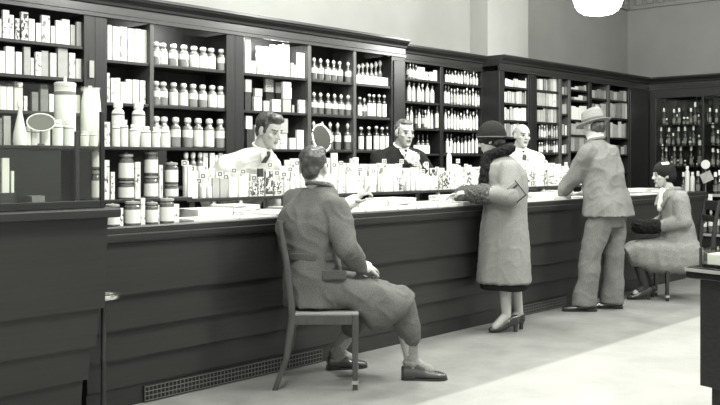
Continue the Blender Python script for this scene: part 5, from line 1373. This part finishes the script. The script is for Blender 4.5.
t = thing('oval_hand_mirror', 'white-rimmed oval mirror leaning before the rack bottles', 'mirror', (p.x, 4.41, 1.392), math.radians(-30))
m = MB()
ring = [(13.3 * s * math.cos(2 * PI * k / 40), 0, 23 * s + 8.6 * s * math.sin(2 * PI * k / 40)) for k in range(41)]
m.tube(ring, 0.8 * s, 8); m.obj('rim', 'cap_white', t)
m = MB(); m.loft([((0, -0.002, 23 * s), (12.8 * s, 0, 0), (0, 0, 8.2 * s)), ((0, 0.002, 23 * s), (12.8 * s, 0, 0), (0, 0, 8.2 * s))], 32); m.obj('mirror_glass', 'mirror', t)
m = MB(); m.tube([(0, 0, 14.4 * s), (0, 0, 0.01)], 0.8 * s, 8); m.lathe([(3.5 * s, 0), (3.5 * s, 0.008), (1 * s, 0.012)], 16); m.obj('stand', 'metal_dull', t)

# jars, two high, on the lower rack shelf
r = Row('in stacks on lower rack shelf', 'jars stacked on the lower rack shelf')
YL = 4.50
def jar_stack(xc, w, y1, y2, low='rack_jar'):
    p = onY(xc, y1, YL); z1 = p.z
    bottle(r, 'rack_jar', xc, w, y1, YL, 1.094, xc)
    bottle(r, 'rack_jar', xc, w * 0.96, y2, YL, z1, xc + 1)
jar_stack(97, 10.5, 169, 141); jar_stack(126, 15.5, 180, 152.5); jar_stack(151, 14, 174.5, 150.5); jar_stack(171.5, 13.4, 183.5, 161.5)
r.done()
r = Row('on lower rack shelf between the jar stacks', 'slim cartons between the jar stacks')
for xa, xb, yt, mt in [(104.5, 110.5, 160, PW), (111, 115.5, 172, PW), (135.3, 141.2, 162, PW), (159.5, 163.5, 165, PF)]:
    carton(r, xa, xb, yt, YL - 0.03, 1.094, mt, side=0.35)
r.done()
r = Row('standing on the counter below the rack', 'jars on the counter below the rack')
for x, w, yt in ((112.5, 14.5, 203), (132.5, 15.5, 200), (152, 12, 201), (167, 14.5, 197)):
    bottle(r, 'rack_jar', x, w, yt, 4.145, 0.97, x)
for xa, xb, yt, mt in [(120.3, 124.6, 208, PW), (140.8, 145.6, 198, PW), (158.2, 160, 205, PF), (174.8, 180.5, 204, PW)]:
    carton(r, xa, xb, yt, 4.12, 0.97, mt, side=0.35)
r.done()
# inside the showcase
r = Row('inside the glass showcase', 'cartons inside the glass showcase')
z2 = onY(6, 193, 4.03).z
carton(r, -16, 16, 193, 4.03, 1.084, DK, side=0.2, dep=0.085)
carton(r, 1.6, 9.8, 158, 4.035, z2, W_, side=0.3, dmax=0.07)
carton(r, 10.8, 14.6, 171, 4.035, z2, W_, side=0.35, dmax=0.07)
carton(r, 31, 46, 196, 4.03, 1.084, GR, side=0.2, dep=0.06)
r.done()

# ---- packages on the raised shelf along the counter
YP = 4.64
r = Row('in front row on the raised counter shelf', 'packages in the front row on the raised shelf')
front = [(188, 192.2, 165, W_), (192.6, 199, 181, W_), (213.3, 220.6, 178, LG), (221, 228.6, 178.5, LG), (229.2, 238, 177, W_), (238.4, 248.4, 176, W_), (249.3, 252.6, 181, PD), (253, 258, 182.5, PD),
         (258.8, 265, 177, PD), (265.8, 273.6, 169.5, PD), (274.2, 282, 181, PD), (302, 308, 178, W_), (309, 316, 176, W_), (317, 323, 178, PF), (324, 330, 175, W_), (331, 338, 174, W_), (338.4, 346, 178, PF), (346.4, 356, 174, W_), (356.4, 364.6, 176, PF),
         (365.4, 376.6, 176.5, W_), (384, 394, 172, W_), (394.4, 399.5, 170, PF), (399.9, 404.5, 177, PD), (421, 430, 175, W_), (430.4, 437.8, 176, PF), (439, 442.6, 173, PD), (443, 447, 171, PD), (447.4, 451.6, 170.5, PD), (452, 454.8, 176, W_),
         (455.2, 461.2, 165.5, PW), (461.6, 467, 173, PF), (467.4, 472.5, 171, PD), (473, 478, 172, W_), (478.5, 485, 172, PF), (486, 494, 172, W_), (495, 503, 170, PF), (504, 512, 172, W_), (513, 519, 170, PF), (519.6, 523.4, 166, PW), (523.8, 527.4, 169, PD), (527.8, 531.6, 167, PW),
         (532, 535.6, 171, PD), (536, 540, 168, PW), (540.4, 544.2, 171, PW), (544.6, 547.6, 169, PD), (548.2, 558, 178, PW), (558.4, 564.6, 170, PF), (565, 570.6, 173, PW), (571, 577, 174, PF), (577.6, 584, 176, W_)]
for xa, xb, yt, mt in front:
    carton(r, xa, xb, yt, YP, ZS, mt, name='package', side=0.3, dmax=0.06, noun='package')
for x, w, yt in ((203, 5, 183), (209.4, 5, 183), (285.4, 4.6, 178), (291.8, 4.8, 178), (297.8, 4.8, 175), (378.9, 2.6, 175), (381.6, 2.4, 176), (407.4, 4.6, 172), (412.4, 4.4, 173), (417.4, 4.6, 171)):
    bottle(r, 'white_bottle', x, w, yt, YP + 0.025, ZS, x)
r.done([(300, 'in front row before the leaning clerk'), (372, 'in front row right of the seated man'), (440, 'in front row before the dark-suited clerk'), (9999, 'in front row before the bald clerk')])
r = Row('in back row on the raised counter shelf', 'packages in the back row on the raised shelf')
back = [(184.5, 190, 161, W_), (190.4, 199, 171, W_), (199.4, 209, 170, W_), (209.4, 216, 168, PF), (216.4, 224, 172, W_), (224.4, 232, 172, W_), (232.4, 241, 171, W_), (241.4, 250, 173, PF), (250.4, 257, 174, PF), (258.2, 264, 168.5, DK), (264.4, 272, 172, PF),
        (272.4, 279, 170, W_), (279.4, 285, 166, PF), (285.4, 291, 160, PF), (291.4, 300, 158.5, PF), (300.4, 310, 164, W_), (310.4, 318, 160, W_), (318.4, 326, 162, W_), (326.4, 331, 158, W_), (331.4, 338, 153, W_), (338.4, 346, 163, W_), (346.4, 353.4, 163, PF),
        (353.8, 359.6, 157.5, W_), (360, 368, 164, W_), (368.4, 377, 164, W_), (377.4, 386, 163, PF), (386.4, 396, 164, W_), (396.4, 403, 163.5, W_), (403.4, 411, 168, PF), (411.4, 419, 167, W_), (419.4, 424, 169, W_), (424.4, 429.6, 163, W_), (430.2, 436, 168, PD), (436.6, 445, 168, PF),
        (453, 459, 164, W_), (459.4, 465, 167, PF), (465.4, 472, 165, W_), (472.4, 480, 167, PF), (481, 490, 166, W_), (491, 500, 167, PF), (501, 510, 166, W_), (511, 518, 165, PF), (518.4, 526, 163, W_), (526.4, 533, 162, PW), (533.4, 540, 163, PW), (540.4, 548, 161, W_), (548.4, 555, 163, PF), (555.4, 562, 164, W_), (562.4, 569, 166, PF), (569.4, 576, 168, PW), (576.6, 584, 170, PF)]
for xa, xb, yt, mt in back:
    carton(r, xa, xb, yt, YP + 0.115, ZS, mt, name='package', side=0.3, dmax=0.09, noun='package')
bottle(r, 'white_bottle', 449, 5.4, 147, YP + 0.15, ZS, desc='tall white bottle')
r.done([(300, 'in back row before the leaning clerk'), (372, 'in back row right of the seated man'), (440, 'in back row before the dark-suited clerk'), (9999, 'in back row before the bald clerk')])
# slanting white tube
p = onY(400.5, 177, 4.665)
m = MB(); m.lathe([(0.014, -0.075), (0.019, -0.07), (0.019, 0.07), (0.014, 0.075)], 16); o = m.obj('cardboard_tube', 'white_paper', None, (p.x, 4.618, p.z)); o.rotation_euler = (0, math.radians(40), 0)
tag(o, 'slanting white tube leaning against the packages before the dark-suited clerk', 'tube')

# little price cards on wires
r = Row('among the price cards on the raised shelf', 'small price cards above the packages')
card_me = None
for x, y in [(184.5, 163), (192, 168.5), (203, 176), (199, 181), (220, 174), (226, 177), (234, 170.5), (243, 171.5), (254, 178), (270, 165), (277, 173), (284, 174.5), (290.2, 169.3), (297, 163), (334.2, 165), (341, 163.5), (348, 169), (352, 161), (360, 169.3), (367, 168), (373.2, 171),
             (384.3, 161.3), (395.2, 172.5), (401.6, 161.5), (416, 163.4), (423, 171.4), (426.3, 164), (437, 169), (458, 161), (466, 166), (528, 160), (545, 162), (566, 164)]:
    Yc = YP + 0.088
    p = onY(x, y, Yc)
    t = thing('price_card', '', 'card', (p.x, Yc, ZS), math.radians(-28))
    hz = p.z - ZS
    if card_me is None:
        m = MB(); m.box((-0.018, -0.001, -0.018), (0.018, 0.001, 0.018)); card_me = m.mesh('card', 'white_paper')
        m = MB()
        for a, b_ in (((-0.0125, -0.0115), (0.0125, -0.0065)), ((-0.0125, 0.0065), (0.0125, 0.0115)), ((-0.0125, -0.0115), (-0.0075, 0.0115)), ((0.0075, -0.0115), (0.0125, 0.0115))):
            m.box((a[0], -0.0018, a[1]), (b_[0], -0.0008, b_[1]))
        mark_me = m.mesh('printed_square', 'dark_paper')
    c1 = bpy.data.objects.new('card', card_me); C.objects.link(c1); c1.parent = t; c1.location = (0, 0, hz)
    c2 = bpy.data.objects.new('printed_square', mark_me); C.objects.link(c2); c2.parent = c1
    m = MB(); m.tube([(0, 0.002, 0), (0, 0.002, hz - 0.016)], 0.0012, 6); m.obj('wire', 'metal_dull', t)
    r.add(t, 'small white card with dark square', 'card')
r.done([(300, 'among cards before the leaning clerk'), (372, 'among cards right of the seated man'), (440, 'among cards before the dark-suited clerk'), (9999, 'among cards before the bald clerk')])

# oval countertop mirror near the seated man's head
p = onY(324.5, 138, 4.70); s = depth(p) / FPX * 0.86
hz = p.z - ZS
t = thing('oval_mirror', 'framed oval mirror on a stand behind the seated man\'s head', 'mirror', (p.x, YP + 0.09, ZS), math.radians(-38))
Rm = Matrix.Rotation(math.radians(-14), 3, 'Y') @ Matrix.Rotation(math.radians(-12), 3, 'X')
cen = V((0, 0, hz))
m = MB(); m.tube([cen + Rm @ V((10.5 * s * math.cos(2 * PI * k / 44), 0, 16.0 * s * math.sin(2 * PI * k / 44))) for k in range(45)], 1.5 * s, 10); m.obj('frame', 'metal_bright', t)
m = MB(); m.loft([(cen + Rm @ V((0, -0.003, 0)), Rm @ V((10 * s, 0, 0)), Rm @ V((0, 0, 15.5 * s))), (cen + Rm @ V((0, 0.006, 0)), Rm @ V((10 * s, 0, 0)), Rm @ V((0, 0, 15.5 * s)))], 36); m.obj('mirror_glass', 'mirror', t)
m = MB(); m.tube([(0, 0.02, 0.01), (0, 0.02, hz - 16 * s), cen + V((0, 0.012, -8 * s))], 0.006, 8); m.obj('stem', 'metal_bright', t)
m = MB(); m.lathe([(0.02, 0), (0.02, 0.006), (0.008, 0.012)], 20, c=(0, 0.02, 0)); m.obj('base', 'metal_bright', t)

# ---- flat white goods on the counter in front of the raised shelf
for row_i, (Ya, Yb, place) in enumerate(((4.10, 4.335, 'along counter front edge'), (4.35, 4.59, 'under raised shelf'))):
    r = Row(place, 'flat packets ' + place)
    X = X_at(184, 4.2) if row_i == 0 else X_at(188, 4.45)
    while X < 9.75:
        w = random.uniform(0.16, 0.34)
        if X < 9.75:
            kind = random.random(); dY = (Yb - Ya)
            h = random.choice([0.006, 0.012, 0.02, 0.03]) if row_i == 0 else random.choice([0.02, 0.035, 0.05, 0.065])
            mt = random.choice([W_, W_, CR, LG, PF])
            m = MB(); m.box((-w / 2, -dY * 0.49, 0), (w / 2, dY * 0.49, h))
            o = m.obj('flat_packet', mt, None, (X + w / 2, (Ya + Yb) / 2, 0.9705)); o.rotation_euler = (0, 0, random.uniform(-0.012, 0.012))
            r.add(o, f'{DESC[mt]} flat packet', 'packet')
        X += w + random.uniform(0.006, 0.02)
    r.done([(272, place + ' left of the seated man'), (478, place + ' beyond the seated man'), (9999, place + ' right of standing woman')])
# ================================================================== LIGHT AND CAMERA
for loc in ((2.2, 2.2), (5.4, 1.6), (8.6, 1.2), (5.2, 4.35)):
    l = bpy.data.lights.new('globe_light', 'POINT'); l.energy = 195; l.shadow_soft_size = 0.3; l.color = (1, 1, 0.97)
    lo = bpy.data.objects.new('globe_light', l); C.objects.link(lo); lo.location = (loc[0], loc[1], 3.6)
w = bpy.data.worlds.new('World'); scene.world = w; w.use_nodes = True
bg = w.node_tree.nodes['Background']; bg.inputs[0].default_value = (1.0, 1.01, 0.96, 1); bg.inputs[1].default_value = 0.72

cam = bpy.data.cameras.new('camera'); co = bpy.data.objects.new('camera', cam); C.objects.link(co)
co.location = (0, 0, CAMH)
co.rotation_euler = (PI / 2, 0, YAW - PI / 2)
cam.sensor_width = 36; cam.lens = FPX / 720 * 36
cam.shift_y = -(202.5 - HY) / 720
cam.clip_end = 100
scene.camera = co
vs = scene.view_settings
vs.view_transform = 'Standard'; vs.look = 'None'; vs.gamma = 1; vs.use_curve_mapping = False; vs.exposure = 0.75
